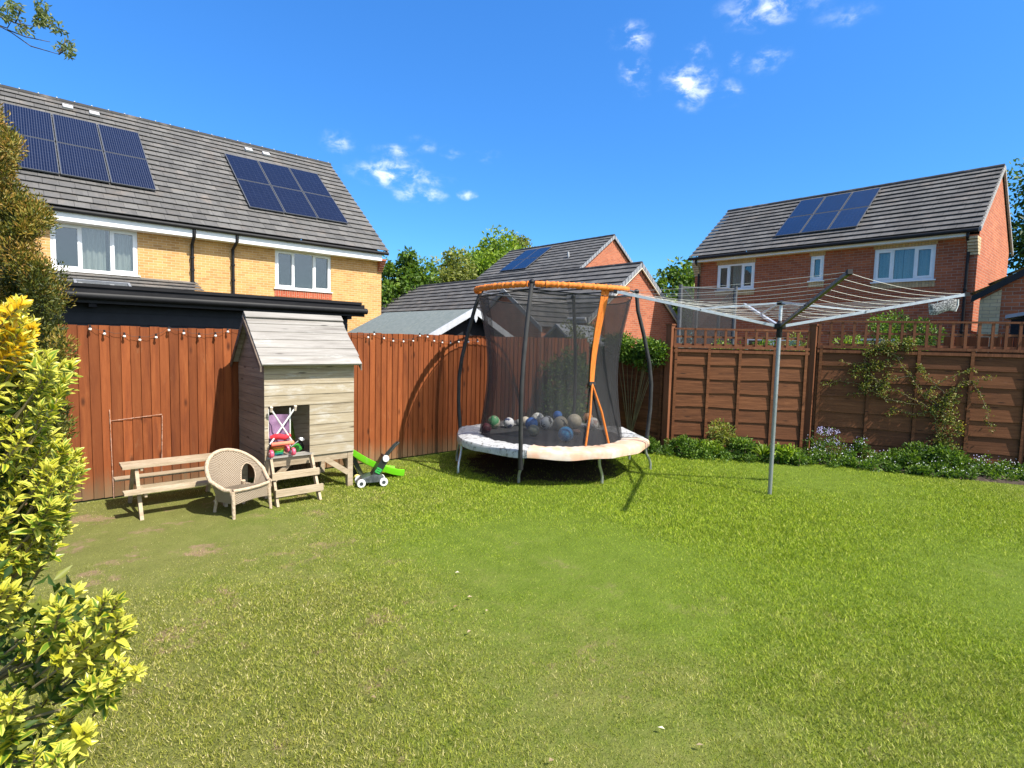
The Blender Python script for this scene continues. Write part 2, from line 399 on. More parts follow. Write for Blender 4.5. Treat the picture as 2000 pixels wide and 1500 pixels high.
# ------------------------------------------------------------------ ground
def lawn_nodes(t, blade):
    p = t.pos(); x, y, z = t.sep(p)
    d = t.vmath('LENGTH', t.vmath('MULTIPLY', t.vmath('SUBTRACT', t.comb(x, y, 0.), (6.5, 3.3, 0.)), (1., 1.0, 0.)))
    n = t.noise(t.comb(x, y, 0.), .9, 4, .6); n2 = t.noise(t.comb(x, y, 0.), 4.5, 4, .65)
    dry = t.ss(t.math('ADD', t.math('ADD', d, t.math('MULTIPLY', t.math('SUBTRACT', n, .5), 3.6)), t.math('ADD', t.math('MULTIPLY', t.math('SUBTRACT', n2, .5), 2.6), t.math('MULTIPLY', t.math('SUBTRACT', t.noise(t.comb(x, y, 0.), 19, 3, .6), .5), 2.4))), 2.7, 6.4)
    if blade:
        r = t.attr('rnd')
        g = t.ramp(r, [(0., (.085, .150, .008)), (.5, (.29, .39, .018)), (.85, (.47, .54, .035)), (1., (.62, .62, .15))])
        dr = t.ramp(r, [(0., (.075, .095, .010)), (.40, (.26, .28, .032)), (.70, (.43, .40, .085)), (1., (.72, .62, .32))])
        col = t.mix(dry, g, dr)
        k = t.math('MULTIPLY_ADD', n2, .7, .65)
    else:
        g = t.mix(t.noise(p, 90, 4, .85), (.04, .065, .008), (.18, .25, .03))
        dr = t.mix(t.noise(p, 85, 5, .85), (.050, .054, .014), (.25, .255, .072))
        col = t.mix(dry, g, dr); k = t.math('MULTIPLY_ADD', n2, .6, .7)
        # worn, bare earth patches
        bare = t.math('MULTIPLY', t.ss(t.noise(t.comb(x, y, 3.), 2.1, 5, .7), .56, .66), dry)
        col = t.mix(bare, col, t.mix(t.noise(p, 38, 4), (.15, .10, .055), (.33, .235, .14)))
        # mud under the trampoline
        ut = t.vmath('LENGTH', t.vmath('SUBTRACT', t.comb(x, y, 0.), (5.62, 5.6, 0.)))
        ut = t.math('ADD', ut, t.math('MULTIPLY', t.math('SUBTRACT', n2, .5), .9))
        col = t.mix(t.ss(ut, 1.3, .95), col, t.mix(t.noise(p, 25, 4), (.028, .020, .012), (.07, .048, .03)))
    return t.mix(1., col, t.comb(k, k, k), 'MULTIPLY')

m = bpy.data.materials.new('lawn earth'); m.use_nodes = True; t = NT(m.node_tree); b = t.n['Principled BSDF']
t.put(b.inputs['Base Color'], lawn_nodes(t, False)); b.inputs['Roughness'].default_value = 1; b.inputs['Specular IOR Level'].default_value = .1
bn = t.new('ShaderNodeBump'); bn.inputs['Strength'].default_value = .8; bn.inputs['Distance'].default_value = .02
t.put(bn.inputs['Height'], t.noise(t.pos(), 40, 5, .7)); t.l.new(bn.outputs[0], b.inputs['Normal']); LAWN = m
m = bpy.data.materials.new('grass blades'); m.use_nodes = True; t = NT(m.node_tree); b = t.n['Principled BSDF']
gc = lawn_nodes(t, True); t.put(b.inputs['Base Color'], gc); b.inputs['Roughness'].default_value = .55; b.inputs['Specular IOR Level'].default_value = .25
tr = t.new('ShaderNodeBsdfTranslucent'); t.put(tr.inputs[0], gc); x = t.new('ShaderNodeMixShader'); x.inputs[0].default_value = .35
t.l.new(b.outputs[0], x.inputs[1]); t.l.new(tr.outputs[0], x.inputs[2]); t.l.new(x.outputs[0], t.n['Material Output'].inputs[0]); BLADE = m

mb = MB(); n = 40
gx = [-400, -60, -20] + [-6 + i*.5 for i in range(45)] + [30, 80, 400]
gy = [-400, -60, -20] + [-6 + i*.5 for i in range(45)] + [30, 80, 400]
def gz(x, y): return .012*math.sin(x*1.3+.4)*math.cos(y*1.1) if abs(x) < 15 and abs(y) < 15 else 0
mb.add([(x, y, gz(x, y)) for y in gy for x in gx], [(j*len(gx)+i, j*len(gx)+i+1, (j+1)*len(gx)+i+1, (j+1)*len(gx)+i) for j in range(len(gy)-1) for i in range(len(gx)-1)])
mb.build('lawn', LAWN, smooth=True, kind='structure')

# fence line on the right and the lawn's edge in front of it
C0, P1, P2, P3, P4 = [Vector((*p, 0)) for p in ((8.22, 7.1), (8.12, 5.2), (9.56, 3.5), (10.78, .95), (11.7, -1.2))]
EDGE = [Vector((*p, 0)) for p in ((7.95, 6.6), (7.72, 5.2), (8.25, 4.45), (8.85, 3.62), (9.25, 2.75), (9.6, 1.9), (9.95, 1.0), (10.25, .3), (10.8, -1.2))]
mb = MB(); FL = [C0, P1, P1.lerp(P2, .45), P2, P2.lerp(P3, .4), P2.lerp(P3, .75), P3, P3.lerp(P4, .4), P4]
rows = []
for e, f in zip(EDGE, FL): rows.append([e.lerp(f, k) + Vector((0, 0, z)) for k, z in ((-.03, -.03), (.05, .022), (.4, .05), (.99, .04))])
mb.add([p for r in rows for p in r], [(i*4+j, i*4+j+1, (i+1)*4+j+1, (i+1)*4+j) for i in range(len(rows)-1) for j in range(3)])
mb.build('flower_bed', SOIL, smooth=True, kind='structure')

# grass blades: individual blades, denser near by
def inpoly(P, poly):
    c = np.zeros(len(P), bool); n = len(poly)
    for i in range(n):
        (x1, y1), (x2, y2) = poly[i], poly[(i+1) % n]
        k = (y1 > P[:, 1]) != (y2 > P[:, 1])
        c ^= k & (P[:, 0] < (x2-x1)*(P[:, 1]-y1)/((y2-y1) if y2 != y1 else 1e-9)+x1)
    return c
NB = 1550000
d = 1.5 + 9.5*rng.random(NB)**1.05; l = np.where(rng.random(NB) < .82, (rng.random(NB)*2-1)*1.08, np.sign(rng.random(NB)-.5)*(1.08+1.0*rng.random(NB)))*d
keep = rng.random(NB) < np.minimum(1, (2.6/d)**.25); d, l = d[keep], l[keep]
f2 = np.array([math.cos(YAW), math.sin(YAW)]); r2 = np.array([math.sin(YAW), -math.cos(YAW)])
P = d[:, None]*f2 + l[:, None]*r2
lawn_poly = [(-3, 7.04), (7.98, 7.04)] + [(e.x, e.y) for e in EDGE] + [(12.5, -9), (-9, -9), (-9, 7.04)]
k = inpoly(P, lawn_poly); P, d = P[k], d[k]
def vnoise(P, s, seed):
    g = np.random.default_rng(seed).random((64, 64)); q = P*s + 500; i = np.floor(q).astype(int); f = q-i; f = f*f*(3-2*f)
    a = g[i[:, 0] % 64, i[:, 1] % 64]; b = g[(i[:, 0]+1) % 64, i[:, 1] % 64]; c = g[i[:, 0] % 64, (i[:, 1]+1) % 64]; e = g[(i[:, 0]+1) % 64, (i[:, 1]+1) % 64]
    return (a*(1-f[:, 0])+b*f[:, 0])*(1-f[:, 1]) + (c*(1-f[:, 0])+e*f[:, 0])*f[:, 1]
clump = .6*vnoise(P, 3.1, 1) + .4*vnoise(P, 9., 2)
dl = np.linalg.norm(P-np.array([6.9, 3.0]), axis=1); dry = np.clip((dl-2.3)/3., 0, 1)
ut = np.linalg.norm(P-np.array([5.62, 5.6]), axis=1)
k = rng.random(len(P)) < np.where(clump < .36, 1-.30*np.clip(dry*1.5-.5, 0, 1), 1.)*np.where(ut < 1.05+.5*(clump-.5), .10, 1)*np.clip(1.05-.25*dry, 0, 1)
P, dry, clump, d = P[k], dry[k], clump[k], d[k]; n = len(P)
hh = (.014 + .020*rng.random(n))*(1-.40*dry)*(.72+.56*clump); a = rng.random(n)*2*np.pi; lean = .4+1.3*rng.random(n)**1.2
D = np.stack([np.cos(a)*lean, np.sin(a)*lean, np.ones(n)], 1); D = unit(D)
sa = rng.random(n)*2*np.pi; Sd = np.stack([np.cos(sa), np.sin(sa), np.zeros(n)], 1)*(.0010+.00042*d)[:, None]
B0 = np.concatenate([P, np.zeros((n, 1))-.004], 1)
V = np.stack([B0-Sd, B0+Sd, B0+D*hh[:, None]*1.25], 1).reshape(-1, 3)
np_mesh('grass', V, np.arange(n*3).reshape(-1, 3), BLADE, rnd=np.clip(rng.normal(.44, .30, n), 0, 1), kind='stuff')

# small pale litter lying on the worn lawn
pts = rng.random((16, 2))*np.array([1.9, 2.6])+np.array([.6, .6]); pts = pts + np.array([.3, .3]); nP = len(pts)
leaves('fallen_leaf_litter', np.concatenate([pts, np.full((nP, 1), .028)], 1), np.concatenate([rng.normal(size=(nP, 2)), rng.random((nP, 1))*.3], 1), .02+.025*rng.random(nP), .012+.012*rng.random(nP),
       leaf_mat('dry litter', [(0, (.20, .13, .06)), (.6, (.42, .33, .20)), (1, (.62, .58, .46))], .1), kind='stuff', N=np.tile([0, 0, 1.], (nP, 1)))

# ------------------------------------------------------------------ left fence
FY = 7.06
fence = thing('closeboard_fence', 'long orange brown fence of upright boards behind the playhouse and picnic bench', 'fence', (2.8, 7.1, 0))
mb = MB(); x = -3.2; i = 0
while x < 8.16:
    w = (.084 + .010*random.random()); top = 1.805 + .004*x + random.uniform(-.006, .006)
    a = R_(9.0); c = Vector((x+w/2, FY+.018+random.uniform(-.002, .002), top/2+.01))
    mb.obox(c, (w/2*1.06*math.cos(a), w/2*1.06*math.sin(a), 0), (-math.sin(a)*.007, math.cos(a)*.007, 0), (random.uniform(-.004, .004), 0, top/2-.01)); x += w
mb.build('board', FENCE, fence)
for z in (.35, 1.0, 1.6):
    q = MB(); q.box((-3.2, 7.098, z-.04), (8.2, 7.14, z+.04)); q.build('rail', FENCE, fence)
for px in (-3.1, -.7, 1.7, 4.1, 6.5, 8.3):
    q = MB(); q.box((px-.05, 7.142, 0), (px+.05, 7.24, 1.77)); q.build('post', FENCE, fence)
CHALK = M('chalk', (.34, .15, .08), (.52, .34, .26), rough=1, scale=60)
q = MB()
def chalk(p, r, n):
    for k in range(n):
        a = p.lerp(r, k/n); b = p.lerp(r, (k+1.03)/n); j = random.uniform(-.0015, .0015)
        q.bar(a + Vector((0, 0, j)), b + Vector((0, 0, -j)), .004, random.uniform(.004, .008), (0, 0, 1) if abs(a.z-b.z) < .1 else (1, 0, 0))
Yc = FY - .002
for ca, cb, cn_ in (((216, 822), (316, 809), 16), ((317, 811), (316, 930), 16), ((214, 800), (223, 985), 22)):
    q = MB(); chalk(on(*ca, 1, Yc), on(*cb, 1, Yc), cn_); q.build('chalk_line', CHALK, fence)

# string of small festoon bulbs along the fence top
sl_ = thing('string_light', 'string of small clear round bulbs hung along the top of the orange board fence', 'string lights', (3, 7.0, 1.7))
bp = [(176, 643), (204, 652), (243, 657), (273, 664), (305, 659), (330, 645), (359, 651), (389, 657), (421, 656), (445, 648), (719, 659), (731, 653), (750, 661), (768, 666), (788, 667), (807, 666), (820, 656), (835, 658), (848, 666), (864, 669), (880, 670), (896, 668), (915, 668), (933, 667)]
BY = 7.025; BP = [on(x, y, 1, BY) for x, y in bp]
cable = []
for a, b in zip(BP[:-1], BP[1:]):
    if b.x - a.x > 1: 
        cable += [a + Vector((0, .012, .035)), a.lerp(b, .5) + Vector((0, .012, .0))]; continue
    cable += [a + Vector((0, .012, .035)), a.lerp(b, .5) + Vector((0, .012, .018))]
cable.append(BP[-1] + Vector((0, .012, .035)))
q = MB(); q.tube(cable, .002, 5); q.build('cable', M('brown cable', (.05, .025, .015), rough=.6), sl_)
BULB = M('clear bulb', (.75, .72, .66), (.85, .83, .78), rough=.1, spec=.9)
for p in BP:
    q = MB(); q.sphere(p, .0145, 12); bo = q.build('bulb', BULB, sl_, smooth=True)
    q = MB(); q.tube([p + Vector((0, 0, .012)), p + Vector((0, .006, .04))], .009, 8); q.build('socket', BLACKP, bo)

# ------------------------------------------------------------------ right fence
rf = thing('lap_fence', 'brown overlapping board fence with trellis top, running along the flower bed', 'fence', tuple(P2))
def seg(a, b, ztop, trellis, battens, heads=(True, True), ph=2.14, zb=.06):
    d = (b-a); L = d.length; d.normalize(); nrm = Vector((-d.y, d.x, 0))
    if nrm.dot(Vector((0, 0, 0))-a) < 0: nrm = -nrm      # towards the lawn
    at_ = lambda u, z, o=0.: a + d*u + nrm*o + Vector((0, 0, z))
    mb = MB(); nb = 7; h = (ztop-zb-.04)/nb
    for k in range(nb):                                  # wavy overlapping boards
        z0 = zb + k*h; N = 22; ph_ = random.random()*9; lo = []; hi = []
        amp = random.uniform(.003, .010)
        for j in range(N+1):
            u = L*j/N; w = amp*math.sin(u*random.uniform(2.9, 3.1)*1.3+ph_) + random.uniform(-.0025, .0025)
            lo.append(at_(u, z0-.018+w, .021)); hi.append(at_(u, z0+h+.012, .002))
        mb.rv = random.random()
        vs = lo + hi + [p - nrm*.009 for p in lo]; n1 = N+1
        mb.add(vs, [(j, j+1, n1+j+1, n1+j) for j in range(N)] + [(2*n1+j, 2*n1+j+1, j+1, j) for j in range(N)])
    mb.rv = None
    for k in range(nb):                                  # back faces of the same boards
        z0 = zb + k*h; mb.obox(at_(L/2, z0+h/2, -.006), d*(L/2), nrm*.004, Vector((0, 0, h/2)))
    pn = mb.build('panel', FENCE2, rf)
    for u in battens:
        q = MB(); u = u*L; q.obox(at_(u, (zb+ztop)/2, .030), d*.021, nrm*.010, Vector((0, 0, (ztop-zb)/2-.01))); q.build('batten', FENCE2, pn)
    q = MB(); q.obox(at_(L/2, ztop, .012), d*(L/2), nrm*.030, Vector((0, 0, .02))); q.obox(at_(L/2, ztop-.07, .030), d*(L/2), nrm*.008, Vector((0, 0, .022))); q.build('cap_rail', FPOST, pn)
    if trellis:
        q = MB(); z0 = ztop+.02; ht = ph - z0; nv = int(L/.152)
        for k in range(nv+1): q.obox(at_(.02+(L-.04)*k/nv, z0+ht/2, .012), d*.018, nrm*.011, Vector((0, 0, ht/2)))
        for z in (.05, .52): q.obox(at_(L/2, z0+ht*z, -.004), d*(L/2), nrm*.009, Vector((0, 0, .016)))
        q.obox(at_(L/2, ph, .006), d*(L/2), nrm*.022, Vector((0, 0, .014)))
        q.build('trellis', FPOST, rf)
def fpost(p, h, w=.05):
    q = MB(); q.box((p.x-w, p.y-w, 0), (p.x+w, p.y+w, h)); q.box((p.x-w-.012, p.y-w-.012, h), (p.x+w+.012, p.y+w+.012, h+.025)); q.build('post', FPOST, rf)
seg(C0 + Vector((0, -.1, 0)), P1 + Vector((0, .06, 0)), 1.66, False, (.03, .34, .66, .97))
dv = (P2-P1).normalized(); seg(P1+dv*.06, P2-dv*.06, 1.74, True, (.02, .27, .5, .75, .98), ph=2.03)
dv = (P3-P2).normalized(); seg(P2+dv*.06, P3-dv*.06, 1.79, True, (.02, .27, .5, .74, .98), ph=2.19)
dv = (P4-P3).normalized(); seg(P3+dv*.06, P4-dv*.06, 1.82, True, (.02, .27, .5, .74, .98), ph=2.24)
for p, h in ((P1, 2.08), (P2, 2.12), (P3, 2.2), (P4, 2.22)): fpost(p, h)


# ------------------------------------------------------------------ houses
def roof_slope(mb, e0, e1, upv, n, tile=.34, lift=.050, jit=.006):
    e0, e1, upv = Vector(e0), Vector(e1), Vector(upv); al = e1-e0; L = al.length; al.normalize()
    nrm = al.cross(upv).normalized()
    if nrm.z < 0: nrm = -nrm
    s = upv/n; k = max(1, round(L/tile))
    for i in range(n):
        o = (i % 2)*.5
        us = [0] + [L*(j+o)/k for j in range(1 if o == 0 else 0, k)] + [L]
        us = sorted(set(u for u in us if 0 <= u <= L))
        for a, b in zip(us[:-1], us[1:]):
            p, q = e0+al*a+s*i, e0+al*b+s*i; j = random.uniform(0, jit); lv = nrm*(lift+j); tv = nrm*.004
            low = -s*random.uniform(0, .018)
            mb.add([p+low+lv*.62, q+low+lv*.62, p+low+lv, q+low+lv, q+s*1.22, p+s*1.22], [(0, 1, 3, 2), (2, 3, 4, 5)],
                   [[(.08, .5)]*4, [(a/tile*.34+o*.17+.003, i+.05), (b/tile*.34+o*.17-.003, i+.05), (b/tile*.34+o*.17-.003, i+.95), (a/tile*.34+o*.17+.003, i+.95)]])
def ridge_caps(mb, a, b, r=.11, seg_=.45):
    a, b = Vector(a), Vector(b); n = max(1, round((b-a).length/seg_)); d = (b-a)/n
    for i in range(n):
        p, q = a+d*i, a+d*(i+1.02); mb.tube([p - Vector((0, 0, .03)), q - Vector((0, 0, .03))], [r, r*.93], 10)

class Wall:
    """wall plane: axis 'y' faces -Y at Y=c, axis 'x' faces -X at X=c; (u, z, depth into the wall)"""
    def __init__(s, axis, c): s.ax = axis; s.c = c
    def p(s, u, z, d=0.): return Vector((u, s.c+d, z)) if s.ax == 'y' else Vector((s.c+d, u, z))
    def box(s, mb, u0, u1, z0, z1, d0, d1):
        a, b = s.p(u0, z0, d0), s.p(u1, z1, d1); mb.box((min(a.x, b.x), min(a.y, b.y), z0), (max(a.x, b.x), max(a.y, b.y), z1))
    def face(s, mb, u0, u1, z0, z1, holes, depth=.12):
        us = sorted({u0, u1} | {h[0] for h in holes} | {h[1] for h in holes}); zs = sorted({z0, z1} | {h[2] for h in holes} | {h[3] for h in holes})
        for a, b in zip(us[:-1], us[1:]):
            for c, e in zip(zs[:-1], zs[1:]):
                if any(h[0] <= (a+b)/2 <= h[1] and h[2] <= (c+e)/2 <= h[3] for h in holes): continue
                mb.poly([s.p(a, c), s.p(b, c), s.p(b, e), s.p(a, e)])
        for (a, b, c, e) in holes:
            for q in ([(a, c), (b, c)], [(b, c), (b, e)], [(b, e), (a, e)], [(a, e), (a, c)]):
                (p1, w1), (p2, w2) = q; mb.poly([s.p(p1, w1), s.p(p2, w2), s.p(p2, w2, depth), s.p(p1, w1, depth)])
    def window(s, par, u0, u1, z0, z1, lights, curtain=None, openers=(), cmat=None):
        """lights: relative widths of the panes"""
        fr = MB(); t = .06; D0, D1 = .025, .095
        s.box(fr, u0, u0+t, z0, z1, D0, D1); s.box(fr, u1-t, u1, z0, z1, D0, D1)
        s.box(fr, u0+t, u1-t, z1-t, z1, D0+.001, D1); s.box(fr, u0+t, u1-t, z0, z0+t, D0+.001, D1)
        W_ = u1-u0-2*t; tot = sum(lights); x = u0+t; panes = []
        for i, l in enumerate(lights):
            w = W_*l/tot; a, b = x, x+w
            if i: s.box(fr, x-.022, x+.022, z0+t, z1-t, D0+.002, D1); a += .022
            if i < len(lights)-1: b -= .022
            if i in openers:
                for q in ((a, a+.05, z0+t, z1-t), (b-.05, b, z0+t, z1-t), (a+.05, b-.05, z1-t-.05, z1-t), (a+.05, b-.05, z0+t, z0+t+.05)): s.box(fr, *q, D0-.014, D1-.03)
                panes.append((a+.05, b-.05, z0+t+.05, z1-t-.05))
            else: panes.append((a, b, z0+t, z1-t))
            x += w
        f = fr.build('window', WHITE, par)
        q = MB(); s.box(q, u0-.05, u1+.05, z0-.035, z0-.001, -.05, .03); q.build('sill', WHITE, f)
        for (a, b, c, e) in panes:
            g = MB(); s.box(g, a, b, c, e, D0+.03, D0+.036); g.build('pane', GLASS, f)
        g = MB(); g.poly([s.p(u0, z0, .45), s.p(u1, z0, .45), s.p(u1, z1, .45), s.p(u0, z1, .45)])
        for q in ([(u0, z0), (u1, z0)], [(u1, z0), (u1, z1)], [(u1, z1), (u0, z1)], [(u0, z1), (u0, z0)]):
            (p1, w1), (p2, w2) = q; g.poly([s.p(p1, w1, .097), s.p(p2, w2, .097), s.p(p2, w2, .45), s.p(p1, w1, .45)])
        g.build('room_interior', ROOMD, f)
        for (ca, cb) in (curtain or ()):
            g = MB(); N = 40; a, b = u0+(u1-u0)*ca, u0+(u1-u0)*cb
            row = [(a+(b-a)*i/N, .17+.025*math.sin((b-a)*i/N*48+1)+.01*math.sin((b-a)*i/N*17)) for i in range(N+1)]
            g.add([s.p(u, z, dd) for z in (z0, z1) for u, dd in row], [(i, i+1, N+2+i, N+1+i) for i in range(N)])
            g.build('curtain', cmat or CURT, f, smooth=True)
        return f
    def panel_array(s): pass

def solar(par, corners, nx, ny, mat_, lift=.10, gap=.025):
    """corners: lower left, lower right, upper left on the roof plane"""
    a, b, c = map(Vector, corners); U, V_ = b-a, c-a; nrm = U.cross(V_).normalized()
    if nrm.z < 0: nrm = -nrm
    du, dv = U/nx, V_/ny; uu, vv = U.normalized(), V_.normalized()
    for j in range(ny):
        for i in range(nx):
            p = a+du*i+dv*j+uu*gap/2+vv*gap/2+nrm*lift; w, h = du.length-gap, dv.length-gap
            q = MB(); q.obox(p+uu*w/2+vv*h/2, uu*w/2, vv*h/2, nrm*.018)
            f = 0.022; g = [p+uu*f+vv*f+nrm*.021, p+uu*(w-f)+vv*f+nrm*.021, p+uu*(w-f)+vv*(h-f)+nrm*.021, p+uu*f+vv*(h-f)+nrm*.021]
            fo = q.build('solar_panel', PFRAME, par)
            q = MB(); q.poly(g, [(0, 0), (1, 0), (1, 1), (0, 1)]); q.build('cells', mat_, fo)
    q = MB()
    for j in range(ny):
        for k in (.25, .75): q.bar(a+dv*(j+k)+nrm*.07, b+dv*(j+k)+nrm*.07, .04, .04, nrm)
    q.build('mounting_rail', BLACKP, par)
def pipe(par, pts, r=.034, name='downpipe', mat_=None):
    q = MB(); q.tube(pts, r, 10); 
    for k in range(1, 4):
        p = Vector(pts[-2]).lerp(Vector(pts[-1]), k/4); q.lathe(p-Vector((0, 0, .03)), (0, 0, 1), [(r, 0), (r*1.35, .005), (r*1.35, .055), (r, .06)], 10)
    return q.build(name, mat_ or BLACKP, par, smooth=True)

# ---- pale yellow brick house on the left
h1 = thing('brick_house', 'large buff yellow brick house on the left with two solar arrays and two white windows', 'house', (3, 19, 0))
w = Wall('y', 19.0); EX0, EX1 = -9.0, 10.28; RY, RZ = 23.75, 9.13; EY, EZ = 18.65, 4.92
wins = [(.765, 2.667, 3.345, 4.565), (6.435, 8.33, 3.315, 4.565)]
wins2 = [(-6.2, -4.3, 3.33, 4.565)]
q = MB(); w.face(q, EX0, EX1, 0, 4.75, wins + wins2, .12)
for X in (EX0, EX1): q.poly([(X, 19, 0), (X, 28.5, 0), (X, 28.5, 4.75), (X, RY, 8.95), (X, 19, 4.75)])
q.poly([(EX0, 28.5, 0), (EX1, 28.5, 0), (EX1, 28.5, 4.75), (EX0, 28.5, 4.75)]); q.build('wall', BUFF, h1)
upv = Vector((0, RY-EY, RZ-EZ)); ncr = 20
q = MB(); roof_slope(q, (EX0-.1, EY, EZ), (EX1+.1, EY, EZ), upv, ncr)
q.poly([(EX0-.1, RY, RZ-.01), (EX1+.1, RY, RZ-.01), (EX1+.1, 28.85, EZ), (EX0-.1, 28.85, EZ)], [(0, .5)]*4)
ro = q.build('roof', TILE, h1)
q = MB(); ridge_caps(q, (EX0-.1, RY, RZ+.01), (EX1+.1, RY, RZ+.01), .10); q.build('ridge_cap', TILE, ro, smooth=True)
q = MB()
for k in range(43): q.sphere((EX0+.35+.45*k, RY-.085, RZ+.055), .022, 8)
q.build('ridge_clip', M('pale clip', (.55, .55, .55), rough=.6), ro)
q = MB(); n_ = Vector((0, -(RZ-EZ), RY-EY)).normalized()
q.prism([(EX1+.085, EY, EZ-.03), (EX1+.085, RY, RZ-.03), (EX1+.085, RY, RZ-.15), (EX1+.085, EY, EZ-.15)], (.03, 0, 0)); q.build('verge_board', LEAD, ro)
sq = (RZ-EZ)/(RY-EY)
for vx, vy in ((1.50, 23.36), (2.18, 23.33), (6.93, 23.31), (7.57, 23.30)):
    q = MB(); c = Vector((vx, vy, EZ+sq*(vy-EY))) + n_*.07; uu = upv.normalized()
    q.obox(c, (.13, 0, 0), uu*.11, n_*.035); q.build('roof_vent', M('grey roof vent', (.36, .36, .36), (.44, .44, .44), rough=.7), ro)
q = MB(); w.box(q, EX0, EX1-.16, 4.57, 4.80, -.34, -.31); w.box(q, EX0, EX1-.16, 4.56, 4.585, -.309, -.002); q.build('fascia', WHITE, h1)
q = MB(); q.tube([(EX0, EY-.05, 4.84), (EX1+.06, EY-.05, 4.84)], .058, 10); q.build('gutter', BLACKP, h1, smooth=True)
for X, z1 in ((4.02, 2.9), (5.14, 2.5)):
    pipe(h1, [(X+(.0 if X < 5 else .05), EY-.02, 4.80), (X+(.0 if X < 5 else .05), EY-.02, 4.60), (X, 18.93, 4.38), (X, 18.93, z1)], .045)
q = MB()
for i in range(6): q.box((EX1-.16+.0, 19-.05*(i+1)-.02, 4.20+i*.075), (EX1+.01+.004*i, 19.11, 4.27+i*.075))
q.build('corbel', RED, h1)
q = MB(); w.box(q, 6.41, 8.36, 3.045, 3.275, -.012, .02); q.build('brick_sill_band', SOLDIER, h1)
for i, (a, b, c, e) in enumerate(wins + wins2): w.window(h1, a, b, c, e, (1, 1.2, 1) if i else (1.05, 1.2, 1.), curtain=((.30, .62), (.66, .99)) if i != 1 else (), openers=(0, 2))
solar(h1, [Vector((-.06, 19.80, EZ+sq*(19.80-EY))), Vector((3.29, 19.80, EZ+sq*(19.80-EY))), Vector((-.06, 22.70, EZ+sq*(22.70-EY)))], 3, 2, SOLAR_L)
solar(h1, [Vector((5.87, 19.76, EZ+sq*(19.76-EY))), Vector((9.32, 19.76, EZ+sq*(19.76-EY))), Vector((5.87, 22.62, EZ+sq*(22.62-EY)))], 3, 2, SOLAR_D)
# lean-to roof of the ground floor
q = MB(); roof_slope(q, (-3, 17.15, 2.62), (4.12, 17.15, 2.62), (0, 1.83, .66), 6)
q.prism([(-3, 17.3, 2.55), (-3, 18.99, 3.2), (-3, 18.99, 2.0), (-3, 17.3, 2.0)], (6.95, 0, 0))
lt = q.build('lean_to_roof', TILE, h1)
q = MB(); uu = Vector((0, 1.83, .66)).normalized(); nn = Vector((0, -.66, 1.83)).normalized(); c = Vector((1.75, 17.75, 2.62+.66/1.83*.6))
for a, b in (((.52, 0, 0), uu*.03),): 
    q.obox(c+nn*.06+uu*.4, (.6, 0, 0), uu*.03, nn*.03); q.obox(c+nn*.06-uu*.4, (.6, 0, 0), uu*.03, nn*.03); q.obox(c+nn*.06-Vector((.57, 0, 0)), (.03, 0, 0), uu*.37, nn*.028); q.obox(c+nn*.06+Vector((.57, 0, 0)), (.03, 0, 0), uu*.37, nn*.028)
sk = q.build('skylight', M('skylight frame', (.17, .18, .20), (.22, .23, .25), rough=.5), lt)
q = MB(); q.obox(c+nn*.05, (.54, 0, 0), uu*.37, nn*.01); q.build('pane', M('dark skylight glass', (.10, .105, .11), rough=.1), sk)
# small alarm sticker and bottle seen in the window of the left house are below a pixel and left out

# ---- black garden room behind the fence
gr_ = thing('garden_room', 'low black flat-roofed garden room with dark gutter behind the board fence', 'shed', (2, 9, 0))
q = MB(); q.box((-3.0, 9.0, 0), (4.23, 12.0, 2.10)); q.build('wall', NAVY, gr_)
q = MB()
for k in range(13): q.box((-3.0, 8.985, .2+k*.15), (4.232, 8.999, .335+k*.15))
q.build('cladding', NAVY, gr_)
q = MB(); q.box((-3.1, 8.62, 2.20), (4.36, 12.1, 2.29)); q.box((-3.1, 8.60, 2.291), (4.30, 8.9, 2.33)); q.build('roof', DARKW, gr_)
q = MB(); q.tube([(-3.1, 8.66, 2.19), (4.42, 8.66, 2.19)], .05, 10); q.box((-3.1, 8.70, 2.10), (4.40, 8.74, 2.19)); q.build('gutter', BLACKP, gr_, smooth=True)
q = MB()
for x in (-2.4, .7, 4.1): q.box((x, 8.72, 2.05), (x+.08, 8.985, 2.13))
q.build('bracket', DARKW, gr_)

# ---- red brick house on the right
h2 = thing('brick_house', 'red brick house on the right with three white windows and a lit end gable', 'house', (18.6, 7, 0))
w = Wall('x', 18.6); Y0, Y1 = 2.98, 11.0; EX, EZ2, RX, RZ2 = 18.30, 4.92, 20.94, 7.0
wins = [(8.80, 10.14, 3.72, 4.60), (6.655, 7.045, 3.86, 4.62), (3.87, 5.31, 3.71, 4.64)]
low = [(7.2, 9.0, .05, 2.1), (4.6, 5.6, .9, 2.1)]
q = MB(); w.face(q, Y0, Y1, 0, 4.8, wins+low, .12); q.build('wall', RED, h2)
q = MB(); q.poly([(18.6, Y0, 0), (23.3, Y0, 0), (23.3, Y0, 4.9), (RX, Y0, 6.86), (18.6, Y0, 4.9)]); q.build('gable_wall', ORANGE, h2)
q = MB(); q.poly([(18.6, Y1, 0), (23.3, Y1, 0), (23.3, Y1, 4.9), (RX, Y1, 6.86), (18.6, Y1, 4.9)]); q.poly([(23.3, Y0, 0), (23.3, Y1, 0), (23.3, Y1, 4.9), (23.3, Y0, 4.9)]); q.build('wall', RED, h2)
upv = Vector((RX-EX, 0, RZ2-EZ2)); s2 = upv.z/upv.x
q = MB(); roof_slope(q, (EX, Y0-.06, EZ2), (EX, Y1+.08, EZ2), upv, 13, lift=.05); q.poly([(RX, Y0-.06, RZ2-.01), (RX, Y1+.08, RZ2-.01), (23.6, Y1+.08, EZ2), (23.6, Y0-.06, EZ2)], [(0, .5)]*4)
ro = q.build('roof', TILE, h2)
